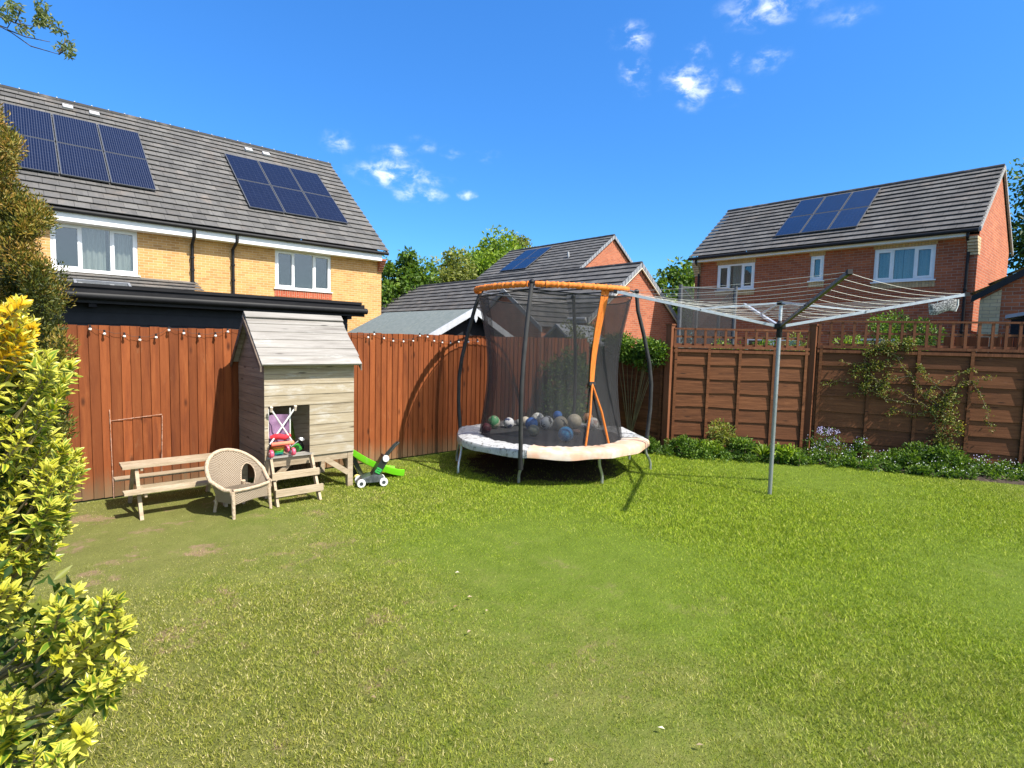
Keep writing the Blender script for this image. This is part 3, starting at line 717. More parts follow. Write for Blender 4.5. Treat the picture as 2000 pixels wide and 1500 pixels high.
q = MB(); ridge_caps(q, (RX, Y0-.05, RZ2+.01), (RX, Y1+.08, RZ2+.01), .09); q.build('ridge_cap', TILE, ro, smooth=True)
def verge(par, Yv, ex, ez, rx, rz, ex2, mat_=CONC, th=.05, hh=.10, n=26):
    q = MB()
    for (xa, za, xb, zb) in ((ex, ez, rx, rz), (ex2, ez, rx, rz)):
        for i in range(n):
            a, b = i/n, (i+.86)/n; q.prism([(xa+(xb-xa)*a, Yv, za+(zb-za)*a+.02), (xa+(xb-xa)*b, Yv, za+(zb-za)*b+.02), (xa+(xb-xa)*b, Yv, za+(zb-za)*b-hh), (xa+(xb-xa)*a, Yv, za+(zb-za)*a-hh)], (0, th, 0))
    return q.build('verge', mat_, par)
verge(ro, Y0-.075, EX, EZ2, RX, RZ2, 23.6)
q = MB(); w.box(q, Y0+.22, Y1-.02, 4.735, 4.85, -.26, -.235); w.box(q, Y0+.22, Y1-.02, 4.738, 4.755, -.234, -.002); q.build('fascia', WHITE, h2)
q = MB(); q.tube([(EX-.05, Y0-.03, 4.86), (EX-.05, Y1+.08, 4.86)], .055, 10); q.build('gutter', BLACKP, h2, smooth=True)
for Y in (3.17, 10.82): pipe(h2, [(EX+.0, Y, 4.82), (EX+.0, Y, 4.72), (18.55, Y, 4.5), (18.55, Y, .1)], .036)
for Y in (Y0, Y1-.2):
    q = MB()
    for i in range(6): q.box((18.6-.045*(i+1), Y-.012, 4.28+i*.075), (18.8, Y+.20, 4.35+i*.075))
    q.build('corbel', CREAM, h2)
for (a, b, c, e) in wins:
    for z0_, z1_ in ((e+.002, 4.734), (c-.20, c-.037)):
        if z1_-z0_ > .02:
            q = MB(); w.box(q, a-.03, b+.03, z0_, z1_, -.012, .02); q.build('brick_band', CREAM_S, h2)
BLUEC = M('pale blue curtain', (.36, .42, .46), (.48, .54, .58), rough=.9, stretch=(6, 6, .5))
w.window(h2, *wins[0], (1, 1.2, 1), curtain=((.35, .62),), openers=(0, 2)); w.window(h2, *wins[1], (1,), curtain=((.0, 1.),), openers=(0,), cmat=BLUEC); w.window(h2, *wins[2], (1, 1.3, 1), curtain=((.0, .52), (.54, 1.)), openers=(0, 2), cmat=BLUEC)
w.window(h2, *low[0], (1, 1), curtain=(), openers=(0, 1)); w.window(h2, *low[1], (1, 1), curtain=((0, 1),), openers=(0,))
pr = lambda x, y: (x, y, EZ2+s2*(x-EX))
solar(h2, [pr(18.82, 8.30), pr(18.82, 5.86), pr(20.72, 8.28)], 3, 2, SOLAR_B, lift=.08)

# ---- taller house in the middle distance
h3 = thing('brick_house', 'distant red brick house in the middle whose gable rises above a long low roof', 'house', (24.2, 22, 0))
A0, A1, AX, AZ = 19.3, 27.6, 24.2, 7.55
q = MB(); q.poly([(20.9, A0, 0), (27.5, A0, 0), (27.5, A0, 5.0), (AX, A0, 7.42), (20.9, A0, 5.0)]); q.build('gable_wall', ORANGE, h3)
q = MB(); q.poly([(20.9, A0, 0), (20.9, A1, 0), (20.9, A1, 5), (20.9, A0, 5)]); q.poly([(20.9, A1, 0), (27.5, A1, 0), (27.5, A1, 5), (AX, A1, 7.42), (20.9, A1, 5)]); q.poly([(27.5, A0, 0), (27.5, A1, 0), (27.5, A1, 5), (27.5, A0, 5)]); q.build('wall', RED, h3)
upv = Vector((3.7, 0, 2.75)); q = MB(); roof_slope(q, (AX-3.7, A0-.12, AZ-2.75), (AX-3.7, A1+.1, AZ-2.75), upv, 14); q.poly([(AX, A0-.12, AZ-.01), (AX, A1+.1, AZ-.01), (AX+3.7, A1+.1, AZ-2.75), (AX+3.7, A0-.12, AZ-2.75)], [(0, .5)]*4)
ro = q.build('roof', TILE, h3)
q = MB(); ridge_caps(q, (AX, A0-.1, AZ+.01), (AX, A1+.1, AZ+.01), .1); q.build('ridge_cap', TILE, ro, smooth=True)
verge(ro, A0-.14, AX-3.7, AZ-2.75, AX, AZ, AX+3.7, LEAD, hh=.16, n=20)
s3 = 2.75/3.7; pr = lambda x, y: (x, y, AZ-2.75+s3*(x-AX+3.7))
SA = pr(21.9, 25.9), pr(21.9, 23.6), pr(23.85, 25.7)
solar(h3, SA, 2, 2, SOLAR_B, lift=.1)
q = MB(); q.tube([pr(22.6, 21.0), Vector(pr(22.6, 21.0))+Vector((-.05, 0, .30))], .05, 8); q.build('vent_pipe', M('pale vent', (.5, .5, .5), rough=.6), ro)

# ---- long low brick building in front of it
h4 = thing('brick_building', 'long single storey red brick building with a low tiled roof and grey edged gable', 'building', (16.9, 18, 0))
B0_, B1_, BX, BZ, HW, BE = 12.2, 29.5, 16.86, 4.66, 2.84, 2.55
q = MB(); q.poly([(14.2, B0_, 0), (19.5, B0_, 0), (19.5, B0_, 2.6), (BX, B0_, 4.5), (14.2, B0_, 2.6)]); q.build('gable_wall', ORANGE, h4)
q = MB(); q.poly([(14.2, B0_, 0), (14.2, B1_, 0), (14.2, B1_, 2.6), (14.2, B0_, 2.6)]); q.poly([(14.2, B1_, 0), (19.5, B1_, 0), (19.5, B1_, 2.6), (BX, B1_, 4.5), (14.2, B1_, 2.6)]); q.poly([(19.5, B0_, 0), (19.5, B1_, 0), (19.5, B1_, 2.6), (19.5, B0_, 2.6)])
q.build('wall', RED, h4)
upv = Vector((HW, 0, BZ-BE)); q = MB(); roof_slope(q, (BX-HW, B0_-.12, BE), (BX-HW, B1_+.1, BE), upv, 11); q.poly([(BX, B0_-.12, BZ-.01), (BX, B1_+.1, BZ-.01), (BX+HW, B1_+.1, BE), (BX+HW, B0_-.12, BE)], [(0, .5)]*4)
ro = q.build('roof', TILE, h4)
q = MB(); ridge_caps(q, (BX, B0_-.1, BZ+.01), (BX, B1_+.1, BZ+.01), .09); q.build('ridge_cap', TILE, ro, smooth=True)
verge(ro, B0_-.14, BX-HW, BE, BX, BZ, BX+HW, LEAD, hh=.15, n=18)
q = MB(); q.prism([(BX-HW, B0_-.13, BE-.16), (BX, B0_-.13, BZ-.16), (BX, B0_-.13, BZ-.20), (BX-HW, B0_-.13, BE-.20)], (0, .05, 0)); q.prism([(BX+HW, B0_-.13, BE-.16), (BX, B0_-.13, BZ-.16), (BX, B0_-.13, BZ-.20), (BX+HW, B0_-.13, BE-.20)], (0, .05, 0)); q.build('verge_board', M('cream board', (.7, .64, .52), rough=.6), ro)
q = MB(); q.box((BX-HW-.06, B0_-.1, BE-.13), (BX-HW-.03, B1_, BE+.02)); q.tube([(BX-HW-.09, B0_-.1, BE), (BX-HW-.09, B1_, BE)], .055, 8); q.build('gutter', M('light grey gutter', (.55, .55, .55), rough=.5), h4)
# brick bay with its own gable, facing the garden
bx = 12.3; by, bz, hw, be = 14.23, 3.45, 1.85, 2.2
q = MB(); q.poly([(bx, by-hw+.12, 0), (bx, by+hw-.12, 0), (bx, by+hw-.12, be+.05), (bx, by, bz-.1), (bx, by-hw+.12, be+.05)]); q.poly([(bx, by-hw+.12, 0), (14.2, by-hw+.12, 0), (14.2, by-hw+.12, be+.05), (bx, by-hw+.12, be+.05)]); q.poly([(bx, by+hw-.12, 0), (14.2, by+hw-.12, 0), (14.2, by+hw-.12, be+.05), (bx, by+hw-.12, be+.05)])
q.build('bay_wall', ORANGE, h4)
q = MB(); roof_slope(q, (bx-.1, by-hw, be), (15.6, by-hw, be), (0, hw, bz-be), 7); roof_slope(q, (bx-.1, by+hw, be), (15.6, by+hw, be), (0, -hw, bz-be), 7); br_ = q.build('bay_roof', TILE, h4)
q = MB()
for sg in (-1, 1): q.prism([(bx-.13, by+sg*hw, be+.03), (bx-.13, by, bz+.05), (bx-.13, by, bz-.11), (bx-.13, by+sg*hw, be-.13)], (.04, 0, 0))
q.build('verge_board', LEAD, br_)
q = MB(); w = Wall('x', 14.17); w.box(q, 12.6, 13.2, .6, 2.0, -.02, .02); q.build('wall_window', WHITE, h4)
# ------------------------------------------------------------------ neighbour's sheds, walls and trampoline
sh = thing('garden_shed', 'felt roofed garden shed just behind the board fence with grey gable boards and a finial', 'shed', (6.1, 9, 0))
sx, sy, sz = 6.14, 8.02, 2.31; hw = 1.35; ez = 1.60
q = MB(); q.poly([(sx-hw+.1, sy+.12, 0), (sx+hw-.1, sy+.12, 0), (sx+hw-.1, sy+.12, ez), (sx, sy+.12, sz-.06), (sx-hw+.1, sy+.12, ez)]); q.poly([(sx-hw+.1, sy+.12, 0), (sx-hw+.1, 11, 0), (sx-hw+.1, 11, ez), (sx-hw+.1, sy+.12, ez)]); q.poly([(sx+hw-.1, sy+.12, 0), (sx+hw-.1, 11, 0), (sx+hw-.1, 11, ez), (sx+hw-.1, sy+.12, ez)]); q.poly([(sx-hw+.1, 11, 0), (sx+hw-.1, 11, 0), (sx+hw-.1, 11, ez), (sx, 11, sz-.06), (sx-hw+.1, 11, ez)])
q.build('wall', DARKW, sh)
q = MB(); th = .025
for sg in (-1, 1):
    for k in range(3):
        y0, y1 = sy-.06+k*1.06, sy-.06+(k+1)*1.06+.04; o = .004*k
        q.prism([(sx, y0, sz+o), (sx+sg*hw, y0, ez+o), (sx+sg*hw, y0, ez-th+o), (sx, y0, sz-th+o)], (0, y1-y0, 0))
q.build('roof', FELT, sh)
q = MB()
for sg in (-1, 1): q.prism([(sx, sy-.10, sz+.03), (sx+sg*(hw+.03), sy-.10, ez+.01), (sx+sg*(hw+.03), sy-.10, ez-.11), (sx, sy-.10, sz-.09)], (0, .035, 0))
q.build('barge_board', M('pale grey paint', (.40, .41, .43), (.50, .51, .53), rough=.7, scale=15), sh)
q = MB(); q.prism([(sx-.035, sy-.125, sz), (sx+.035, sy-.125, sz), (sx+.035, sy-.125, sz-.17), (sx, sy-.125, sz-.24), (sx-.035, sy-.125, sz-.17)], (0, .022, 0)); q.build('finial', MATS['pale grey paint'], sh)

ps = thing('small_shed', 'small grey edged gable of a little shed seen through the trampoline net above the fence', 'shed', (9.6, 10, 0))
px_, py_, pz_ = 10.2, 9.77, 2.22
q = MB(); q.prism([(px_, py_-.55, 0), (px_, py_+.55, 0), (px_, py_+.55, 1.75), (px_, py_, 2.16), (px_, py_-.55, 1.75)], (1.2, 0, 0)); q.build('wall', NAVY, ps)
q = MB()
for sg in (-1, 1): q.prism([(px_-.08, py_, pz_), (px_-.08, py_+sg*.62, pz_-.47), (px_-.08, py_+sg*.62, pz_-.53), (px_-.08, py_, pz_-.06)], (1.4, 0, 0))
q.build('roof', LEAD, ps)

ob = thing('brick_outbuilding', 'brick outbuilding at the right edge with a black roof edge and pale brick corner', 'building', (15, 1.6, 0))
X = 15.0; ya, za, yb, zb = 2.42, 2.93, .2, 4.36
q = MB(); q.poly([(X, 2.30, 0), (X, yb, 0), (X, yb, zb-.1), (X, 2.30, 2.9)]); q.poly([(X, 2.30, 0), (X+6, 2.30, 0), (X+6, 2.30, 2.9), (X, 2.30, 2.9)]); q.poly([(X, yb, 0), (X, -2.2, 0), (X, -2.2, 2.9), (X, yb, zb-.1)]); q.build('wall', RED, ob)
q = MB(); q.poly([(X-.014, 2.305, 0), (X-.014, 1.97, 0), (X-.014, 1.97, 3.05), (X-.014, 2.305, 2.84)]); q.poly([(X-.014, 2.305, 0), (X-.014, 2.305, 2.84), (X+.35, 2.305, 2.84), (X+.35, 2.305, 0)]); q.build('brick_quoin', CREAM, ob)
q = MB()
q.prism([(X-.12, ya, za), (X-.12, yb, zb), (X-.12, yb, zb-.17), (X-.12, ya+.02, za-.14)], (.05, 0, 0)); q.prism([(X-.12, -2.02, za), (X-.12, yb, zb), (X-.12, yb, zb-.17), (X-.12, -2.02, za-.14)], (.05, 0, 0)); q.build('verge_board', BLACKP, ob)
q = MB(); roof_slope(q, (X-.1, ya+.02, za+.01), (X+6, ya+.02, za+.01), (0, yb-ya, zb-za), 8); roof_slope(q, (X-.1, -2.04, za+.01), (X+6, -2.04, za+.01), (0, yb+2.04, zb-za), 8); q.build('roof', TILE, ob)
ls = thing('low_shed', 'low grey shed roof peeping over the trellis at the right edge', 'shed', (13, 1, 0))
q = MB(); q.prism([(12.9, 1.62, 2.42), (12.9, .2, 2.72), (12.9, .2, 2.66), (12.9, 1.62, 2.36)], (1.6, 0, 0)); q.build('roof', LEAD, ls)
q = MB(); q.box((13, -.4, 0), (14.4, 1.55, 2.35)); q.build('wall', DARKW, ls)
nf = thing('board_fence', 'sunlit orange board fence of the neighbouring garden seen through the trellis at right', 'fence', (13, 2, 0))
q = MB()
for k in range(17):
    y = 2.25-.15*k; q.box((12.2+.035*k, y-.07, 0), (12.22+.035*k, y+.07, 2.02)); 
q.build('board', FENCE, nf)
q = MB(); q.bar((12.25, 2.3, .5), (12.85, -.25, .5), .04, .08); q.bar((12.25, 2.3, 1.6), (12.85, -.25, 1.6), .04, .08); q.build('rail', FENCE, nf)

nt = thing('trampoline', 'black netted trampoline of the neighbours standing behind the trellis fence', 'trampoline', (12.3, 6.2, 0))
tc = Vector((12.35, 6.25, 0)); q = None
PO = [(1330, 556, 11.9), (1437, 560, 12.3), (1361, 590, 13.6), (1405, 590, 13.8)]
pts = []
for (px, py, dd) in PO:
    p = at(px, py, dd); pts.append(p); q = MB(); q.tube([(p.x, p.y, 0), (p.x, p.y, p.z)], .045, 8); q.build('pole', DKTUBE, nt)
order = [0, 1, 3, 2]
for a, b in zip(order, order[1:] + order[:1]):
    p, r = pts[a], pts[b]; q = MB(); q.bar((p.x, p.y, p.z-.05), (r.x, r.y, r.z-.05), .03, .03); q.build('top_tube', DKTUBE, nt)
    q = MB(); q.poly([(p.x, p.y, .8), (r.x, r.y, .8), (r.x, r.y, r.z-.06), (p.x, p.y, p.z-.06)]); q.build('net', NET, nt)
q = MB(); q.prism([(pts[i].x, pts[i].y, .72) for i in order], (0, 0, .08)); q.build('mat', MATB, nt)

# ------------------------------------------------------------------ playhouse
ph = thing('playhouse', 'weathered grey wooden playhouse on legs with pitched plank roof and open doorway', 'playhouse', (2.45, 6.5, 0))
X0, X1, F, Bk, Zf, Ze = 1.945, 2.955, 6.10, 7.0, .42, 1.46; RYp, RZp = 6.55, 1.93
DX0, DX1, DZ0, DZ1 = 1.985, 2.428, .455, 1.03
hb = (Ze-Zf)/9
q = MB()
for k in range(9):
    z0, z1 = Zf+hb*k, Zf+hb*(k+1)-.004; y = F+random.uniform(0, .003)
    spans = [(X0, X1)]
    if z1 < DZ1+.03: spans = [(X0, DX0), (DX1, X1)]
    for a, b in spans: q.box((a, y, z0), (b, y+.016, z1-.004)); q.box((a, y+.009, z0), (b, y+.014, z1+.004))
q.build('front_wall', FRONTW, ph)
def side(X, nm, mat_):
    q = MB(); N = 15; h = (RZp-.40+.0)/N
    for k in range(N):
        z0, z1 = .38+h*k, .38+h*(k+1)-.004
        def ext(z):
            if z <= Ze: return F+.016, Bk
            f = min(1, (z-Ze)/(RZp-Ze)); return F+.016+(RYp-F)*f, Bk+(RYp-Bk)*f
        a0, b0 = ext(z0); a1, b1 = ext(z1)
        o = random.uniform(-.002, .002)
        q.prism([(X+o, a0, z0), (X+o, b0, z0), (X+o, b1, z1), (X+o, a1, z1)], (.016, 0, 0))
        q.prism([(X+o+.006, a0, z0), (X+o+.006, b0, z0), (X+o+.006, b0, z0-.006), (X+o+.006, a0, z0-.006)], (.008, 0, 0))
    return q.build(nm, mat_, ph)
side(X0, 'side_wall', GREYS); q = MB()      # right hand wall, open towards the slide
for k in range(15):
    h = (RZp-.40)/15; z0, z1 = .38+h*k, .38+h*(k+1)-.004
    def ext(z):
        if z <= Ze: return F+.016, Bk
        f = min(1, (z-Ze)/(RZp-Ze)); return F+.016+(RYp-F)*f, Bk+(RYp-Bk)*f
    a0, b0 = ext(z0); a1, b1 = ext(z1)
    for (c0, c1, d0, d1) in ([(a0, 6.34, a1, 6.34), (6.88, b0, 6.88, b1)] if .44 < (z0+z1)/2 < 1.12 else [(a0, b0, a1, b1)]):
        q.prism([(X1-.016, c0, z0), (X1-.016, c1, z0), (X1-.016, d1, z1), (X1-.016, d0, z1)], (.016, 0, 0))
q.build('side_wall', TANW, ph)
q = MB()
for k in range(9): q.box((X0+.016, Bk-.016, Zf+hb*k), (X1-.016, Bk, Zf+hb*(k+1)-.004))
q.build('back_wall', TANW, ph)
q = MB()
for k in range(7): q.box((X0, F+.02+k*.125, Zf-.005), (X1, F+.14+k*.125, Zf+.018))
q.build('floor', TANW, ph)
q = MB(); npk = 6
for (ya, yb) in ((5.985, RYp), (7.05, RYp)):
    d = Vector((0, yb-ya, RZp+.02-1.435)); s = d/npk; nn = Vector((0, -(d.z), d.y)).normalized()*(1 if yb > ya else -1)
    if nn.z < 0: nn = -nn
    for k in range(npk):
        p = Vector((1.885, ya, 1.435)) + s*k; l = random.uniform(-.006, .006)
        a = p + nn*.016; 
        q.add([p, p+Vector((1.11+l, 0, 0)), p+Vector((1.11+l, 0, 0))+nn*.024, p+nn*.024, p+s*1.03+nn*.001, p+s*1.03+Vector((1.11+l, 0, 0))+nn*.001, p+s*1.03+Vector((1.11+l, 0, 0))+nn*.018, p+s*1.03+nn*.018], [(0, 1, 2, 3), (3, 2, 6, 7), (0, 4, 5, 1), (0, 3, 7, 4), (1, 5, 6, 2), (4, 7, 6, 5)])
rfp = q.build('roof', GREYW, ph)
q = MB(); q.bar((1.88, RYp-.03, RZp+.045), (3.0, RYp-.03, RZp+.045), .09, .016, (0, -.67, .74)); q.bar((1.88, RYp+.035, RZp+.04), (3.0, RYp+.035, RZp+.04), .09, .016, (0, .67, .74)); q.build('ridge_board', GREYW, rfp)
for X in (1.868, 2.982):
    q = MB()
    for ya in (5.985, 7.05): q.prism([(X, ya, 1.435), (X, RYp, RZp+.02), (X, RYp, RZp-.055), (X, ya, 1.375)], (.017, 0, 0))
    q.build('barge_board', wood_board('dark side boards', (.06, .045, .035), (.12, .09, .07), (.2, .16, .13), (16, 3, 16)), rfp)
for lx, ly in ((X0+.0, F+.018), (X1-.07, F+.018), (X0, Bk-.075), (X1-.07, Bk-.075)):
    q = MB(); q.box((lx+.003, ly, -.02), (lx+.067, ly+.064, Zf-.006)); q.build('leg', TANW, ph)
q = MB(); q.box((X0+.07, F+.02, Zf-.085), (X1-.07, F+.05, Zf-.006)); q.box((X1-.05, F+.085, Zf-.085), (X1-.02, Bk-.08, Zf-.006)); q.box((X0+.02, F+.085, Zf-.085), (X0+.05, Bk-.08, Zf-.006)); q.build('floor_beam', TANW, ph)
for a, b in (((2.62, F+.03, .355), (2.895, F+.03, .16)), ((2.22, F+.055, .36), (2.01, F+.055, .14)), ((X1-.035, 6.32, .36), (X1-.035, 6.18, .15))):
    q = MB(); q.bar(a, b, .028, .06, (0, 0, 1)); q.build('brace', TANW, ph)
q = MB(); q.box((DX0-.02, F-.012, DZ0-.02), (DX1+.02, F+.10, DZ0)); q.build('door_sill', GREYW, ph)
st = thing('step_ladder', 'short weathered wooden step ladder leading up to the playhouse doorway', 'steps', (2.2, 5.9, 0))
for (xt, xb) in ((1.99, 1.955), (2.425, 2.40)):
    q = MB(); q.bar((xt, 6.06, .43), (xb, 5.755, -.01), .026, .062, (0, -.8, .6)); q.build('stringer', TANW, st)
for z, y in ((.29, 5.945), (.135, 5.84)):
    q = MB(); q.obox((2.193, y-.02, z), (.245, 0, 0), (0, .052, -.022), (0, .008, .016)); q.obox((2.193, y-.068, z-.002), (.25, 0, 0), (0, .010, 0), (0, 0, .036)); q.build('tread', TANW, st)

# ------------------------------------------------------------------ toys
SLG = M('bright green plastic', (.17, .62, .012), (.20, .68, .02), rough=.35, c3=(.28, .62, .10), s3=8)
sd = thing('plastic_slide', 'bright green plastic slide curving down to the lawn beside the playhouse', 'slide', (3.4, 6.5, 0))
path = []
for i in range(25):
    k = i/24; xx = 2.97 + .68*k; zz = .37*(1-k)**1.6 + .03; path.append((xx, 6.50-.26*k, zz))
prof = [(a*.72, b*.8) for a, b in [(-.19, .075), (-.165, .08), (-.15, .02), (-.13, 0), (.13, 0), (.15, .02), (.165, .08), (.19, .075), (.185, .05), (.16, -.025), (-.16, -.025), (-.185, .05)]]
q = MB(); vs = [(x, y+a, z+b) for x, y, z in path for a, b in prof]; n = len(prof)
q.add(vs, [(i*n+j, (i+1)*n+j, (i+1)*n+(j+1) % n, i*n+(j+1) % n) for i in range(24) for j in range(n)] + [tuple(range(n-1, -1, -1)), tuple(24*n+j for j in range(n))]); q.build('chute', SLG, sd, smooth=True)
q = MB(); q.bar((3.05, 6.42, .36), (3.22, 6.40, 0), .03, .05); q.bar((3.05, 6.62, .36), (3.22, 6.60, 0), .03, .05); q.build('support', M('dark slide strut', (.02, .03, .02), rough=.5), sd)

GREYP = M('grey plastic', (.13, .14, .15), (.22, .23, .24), rough=.4)
WHP = M('white plastic', (.72, .72, .70), (.62, .62, .60), rough=.4)
mw_ = thing('toy_mower', 'black and green toy lawnmower on white wheels standing by the playhouse leg', 'toy', (3.15, 5.98, 0))
ctr = Vector((3.13, 6.0, 0)); fwd = Vector((.83, -.27, 0)).normalized(); sdv = Vector((-fwd.y, fwd.x, 0))
q = MB(); q.prism([ctr-fwd*.17-sdv*.085+Vector((0, 0, .05)), ctr+fwd*.16-sdv*.085+Vector((0, 0, .05)), ctr+fwd*.13-sdv*.075+Vector((0, 0, .115)), ctr+fwd*.02-sdv*.075+Vector((0, 0, .14)), ctr-fwd*.12-sdv*.075+Vector((0, 0, .10))], sdv*.17); q.build('deck', M('smoky dark plastic', (.03, .035, .035), (.09, .10, .10), rough=.35, scale=20), mw_)
q = MB(); a, b = ctr+fwd*.03+Vector((0, 0, .11)), ctr+fwd*.17+Vector((0, 0, .34)); q.bar(a, b, .13, .085, sdv.cross(b-a)); bd = q.build('body', M('black toy plastic', (.015, .02, .018), (.03, .035, .03), rough=.35), mw_)
GSTK = M('green sticker', (.04, .38, .07), rough=.4)
q = MB(); n_ = sdv.cross((b-a)).normalized(); n_ = -sdv
for u, v, w_, h_ in ((.22, -.018, .012, .055), (.31, .018, .012, .055), (.40, -.018, .012, .055)):
    c = a.lerp(b, u) - sdv*.067; q.obox(c, (b-a).normalized()*.008, sdv*.003, Vector((b-a).normalized().cross(sdv))*.032)
for u, s_ in ((.265, 1), (.355, -1)):
    c = a.lerp(b, u) - sdv*.067 + Vector((b-a).normalized().cross(sdv))*.026*s_; q.obox(c, (b-a).normalized()*.016, sdv*.003, Vector((b-a).normalized().cross(sdv))*.008)
q.build('sticker', GSTK, bd)
for k, s_ in ((-.13, -1), (-.13, 1), (.13, -1), (.13, 1)):
    c = ctr+fwd*k+sdv*.095*s_+Vector((0, 0, .048)); q = MB(); q.lathe(c-sdv*.016, sdv, [(.002, 0), (.046, 0), (.05, .006), (.05, .026), (.046, .032), (.002, .032)], 20); wo = q.build('wheel', WHP, mw_, smooth=True)
    q = MB(); q.lathe(c-sdv*.019, sdv, [(.002, 0), (.022, 0), (.022, .038), (.002, .038)], 12); q.build('hub', MATS['smoky dark plastic'], wo)
q = MB(); c = a.lerp(b, .92)-sdv*.075; q.lathe(c, sdv, [(.002, -.01), (.036, -.01), (.04, -.002), (.04, .02), (.002, .02)], 18); q.build('dial', WHP, bd, smooth=True)
q = MB(); e = b; h1_, h2_ = e + Vector((.12, -.03, .13)), None; o = sdv*.04
q.tube([e-o, e-o+(Vector((.10, -.03, .12))), e-o*.9+Vector((.145, -.04, .155)), e+o*.9+Vector((.145, -.04, .155)), e+o+Vector((.10, -.03, .12)), e+o], .013, 8); q.build('handle', MATS['black toy plastic'], mw_, smooth=True)

fr = MB(); c = on(711, 931, 2, .03); fr.lathe((c.x, c.y, .02), (.1, -.1, 1), [(.002, .0), (.09, .004), (.115, .012), (.12, .004), (.118, -.004), (.002, -.004)], 28)
setp(fr.build('flying_disc', M('pale yellow plastic', (.62, .50, .14), (.55, .46, .2), rough=.45), smooth=True), 'flat pale yellow disc lying on the grass behind the toy mower', 'toy')

pc = thing('toy_pushchair', 'toy pushchair with lilac fabric and crossed white straps standing in the playhouse doorway', 'toy', (2.1, 6.14, .44))
PINK = M('pink plastic', (.72, .07, .14), (.80, .12, .20), rough=.4); LIL = M('lilac fabric', (.20, .11, .20), (.28, .165, .28), rough=.9, scale=20)
y = 6.06
for (a, b) in (((1.985, y, .60), (2.24, y-.02, .97)), ((2.225, y, .60), (1.995, y-.02, .97))):
    q = MB(); q.tube([a, b], .009, 8); q.build('frame_tube', WHP, pc)
for xx in (1.985, 2.215): q = MB(); q.tube([(xx, y+.05, .97), (xx+.005, y+.07, .55)], .008, 8); q.build('frame_tube', WHP, pc)
for xx in (1.992, 2.243): q = MB(); q.tube([(xx, y-.035, 1.0), (xx, y-.015, .95)], .016, 10); q.build('hand_grip', M('cream foam', (.6, .5, .4), rough=.8), pc)
q = MB(); vs = []
for i in range(9):
    for j in range(7): vs.append((2.0+.205*j/6, y+.06+.05*math.sin(math.pi*j/6)+.01*math.sin(i*1.3+j), .90-.30*i/8))
q.add(vs, [(i*7+j, i*7+j+1, (i+1)*7+j+1, (i+1)*7+j) for i in range(8) for j in range(6)]); q.build('seat_back', LIL, pc, smooth=True)
q = MB(); q.tube([(1.99, y-.03, .60), (2.10, y-.045, .605), (2.22, y-.03, .60)], .022, 10); q.build('seat_bar', M('coral fabric', (.75, .16, .10), (.70, .22, .12), rough=.8), pc, smooth=True)
q = MB(); q.tube([(2.0, y+.03, .665), (2.06, y+.0, .68), (2.14, y+.0, .66), (2.20, y+.02, .675)], [.02, .035, .03, .025], 10); q.build('seat_pad', M('red fabric', (.55, .02, .03), (.4, .02, .04), rough=.85), pc, smooth=True)
for xx in (1.985, 2.215):
    for yy in (y-.02, y+.16):
        q = MB(); q.lathe((xx-.012, yy, .50), (1, 0, 0), [(.002, 0), (.036, 0), (.043, .008), (.043, .028), (.036, .036), (.002, .036)], 18); wo = q.build('wheel', PINK, pc, smooth=True)
        q = MB(); q.lathe((xx-.016, yy, .50), (1, 0, 0), [(.002, 0), (.016, 0), (.016, .044), (.002, .044)], 12); q.build('hub', M('pale pink plastic', (.8, .5, .55), rough=.4), wo)

def blob(name, c, r, mat_, label, cat, n=18, amp=.18):
    q = MB(); q.sphere((0, 0, 0), 1, n); vs = []
    for v in q.v:
        v = Vector(v); f = 1 + amp*math.sin(v.x*4+c[0]*9)*math.cos(v.z*5+c[2]*7) + amp*.6*math.sin(v.y*7+v.z*3); vs.append((c[0]+v.x*r[0]*f, c[1]+v.y*r[1]*f, c[2]+v.z*r[2]*f))
    q.v = vs; return setp(q.build(name, mat_, smooth=True), label, cat)
zf = .438
tb = thing('toy_bucket', 'small rainbow striped toy tub under the coral bar of the toy pushchair', 'toy', (2.11, 6.2, zf))
for k, c_ in enumerate([(.02, .10, .22), (.02, .22, .16), (.05, .35, .05), (.62, .50, .04), (.70, .20, .03)]):
    q = MB(); q.lathe((2.11, 6.22, zf+.002+k*.022), (0, 0, 1), [(.062+k*.003, 0), (.066+k*.003, .002), (.067+k*.003, .020), (.055, .0215)], 24); q.build('stripe', M('tub colour %s' % 'abcde'[k], c_, rough=.4), tb, smooth=True)
q = MB(); q.lathe((2.11, 6.22, zf), (0, 0, 1), [(.001, 0), (.06, 0), (.072, .112), (.068, .112), (.056, .01), (.001, .01)], 24); q.build('tub', M('tub inside', (.05, .08, .12), rough=.5), tb, smooth=True)
blob('soft_bag', (2.26, 6.42, zf+.12), (.05, .06, .125), M('red cloth', (.38, .015, .02), (.25, .01, .015), rough=.9), 'dark red cloth bag slumped inside the playhouse doorway', 'bag')
blob('soft_toy', (2.34, 6.50, zf+.17), (.065, .06, .16), M('lime green plush', (.17, .26, .02), (.10, .17, .015), rough=.95, scale=25), 'lime green soft toy propped behind the red bag in the playhouse', 'soft toy')
blob('soft_toy', (2.33, 6.24, zf+.055), (.055, .05, .055), M('green toy plastic', (.04, .28, .03), (.02, .14, .02), rough=.5, scale=30), 'small round green toy on the playhouse floor at the doorway', 'toy')
blob('toy_ball', (2.255, 6.15, zf+.035), (.035, .035, .035), M('teal plastic', (.02, .20, .28), rough=.4), 'little teal ball on the playhouse floor beside the pushchair wheel', 'ball', amp=0)
blob('black_bag', (2.40, 6.32, zf+.06), (.035, .07, .065), M('black cloth', (.012, .012, .014), rough=.8), 'black cloth bag against the right side of the playhouse doorway', 'bag')
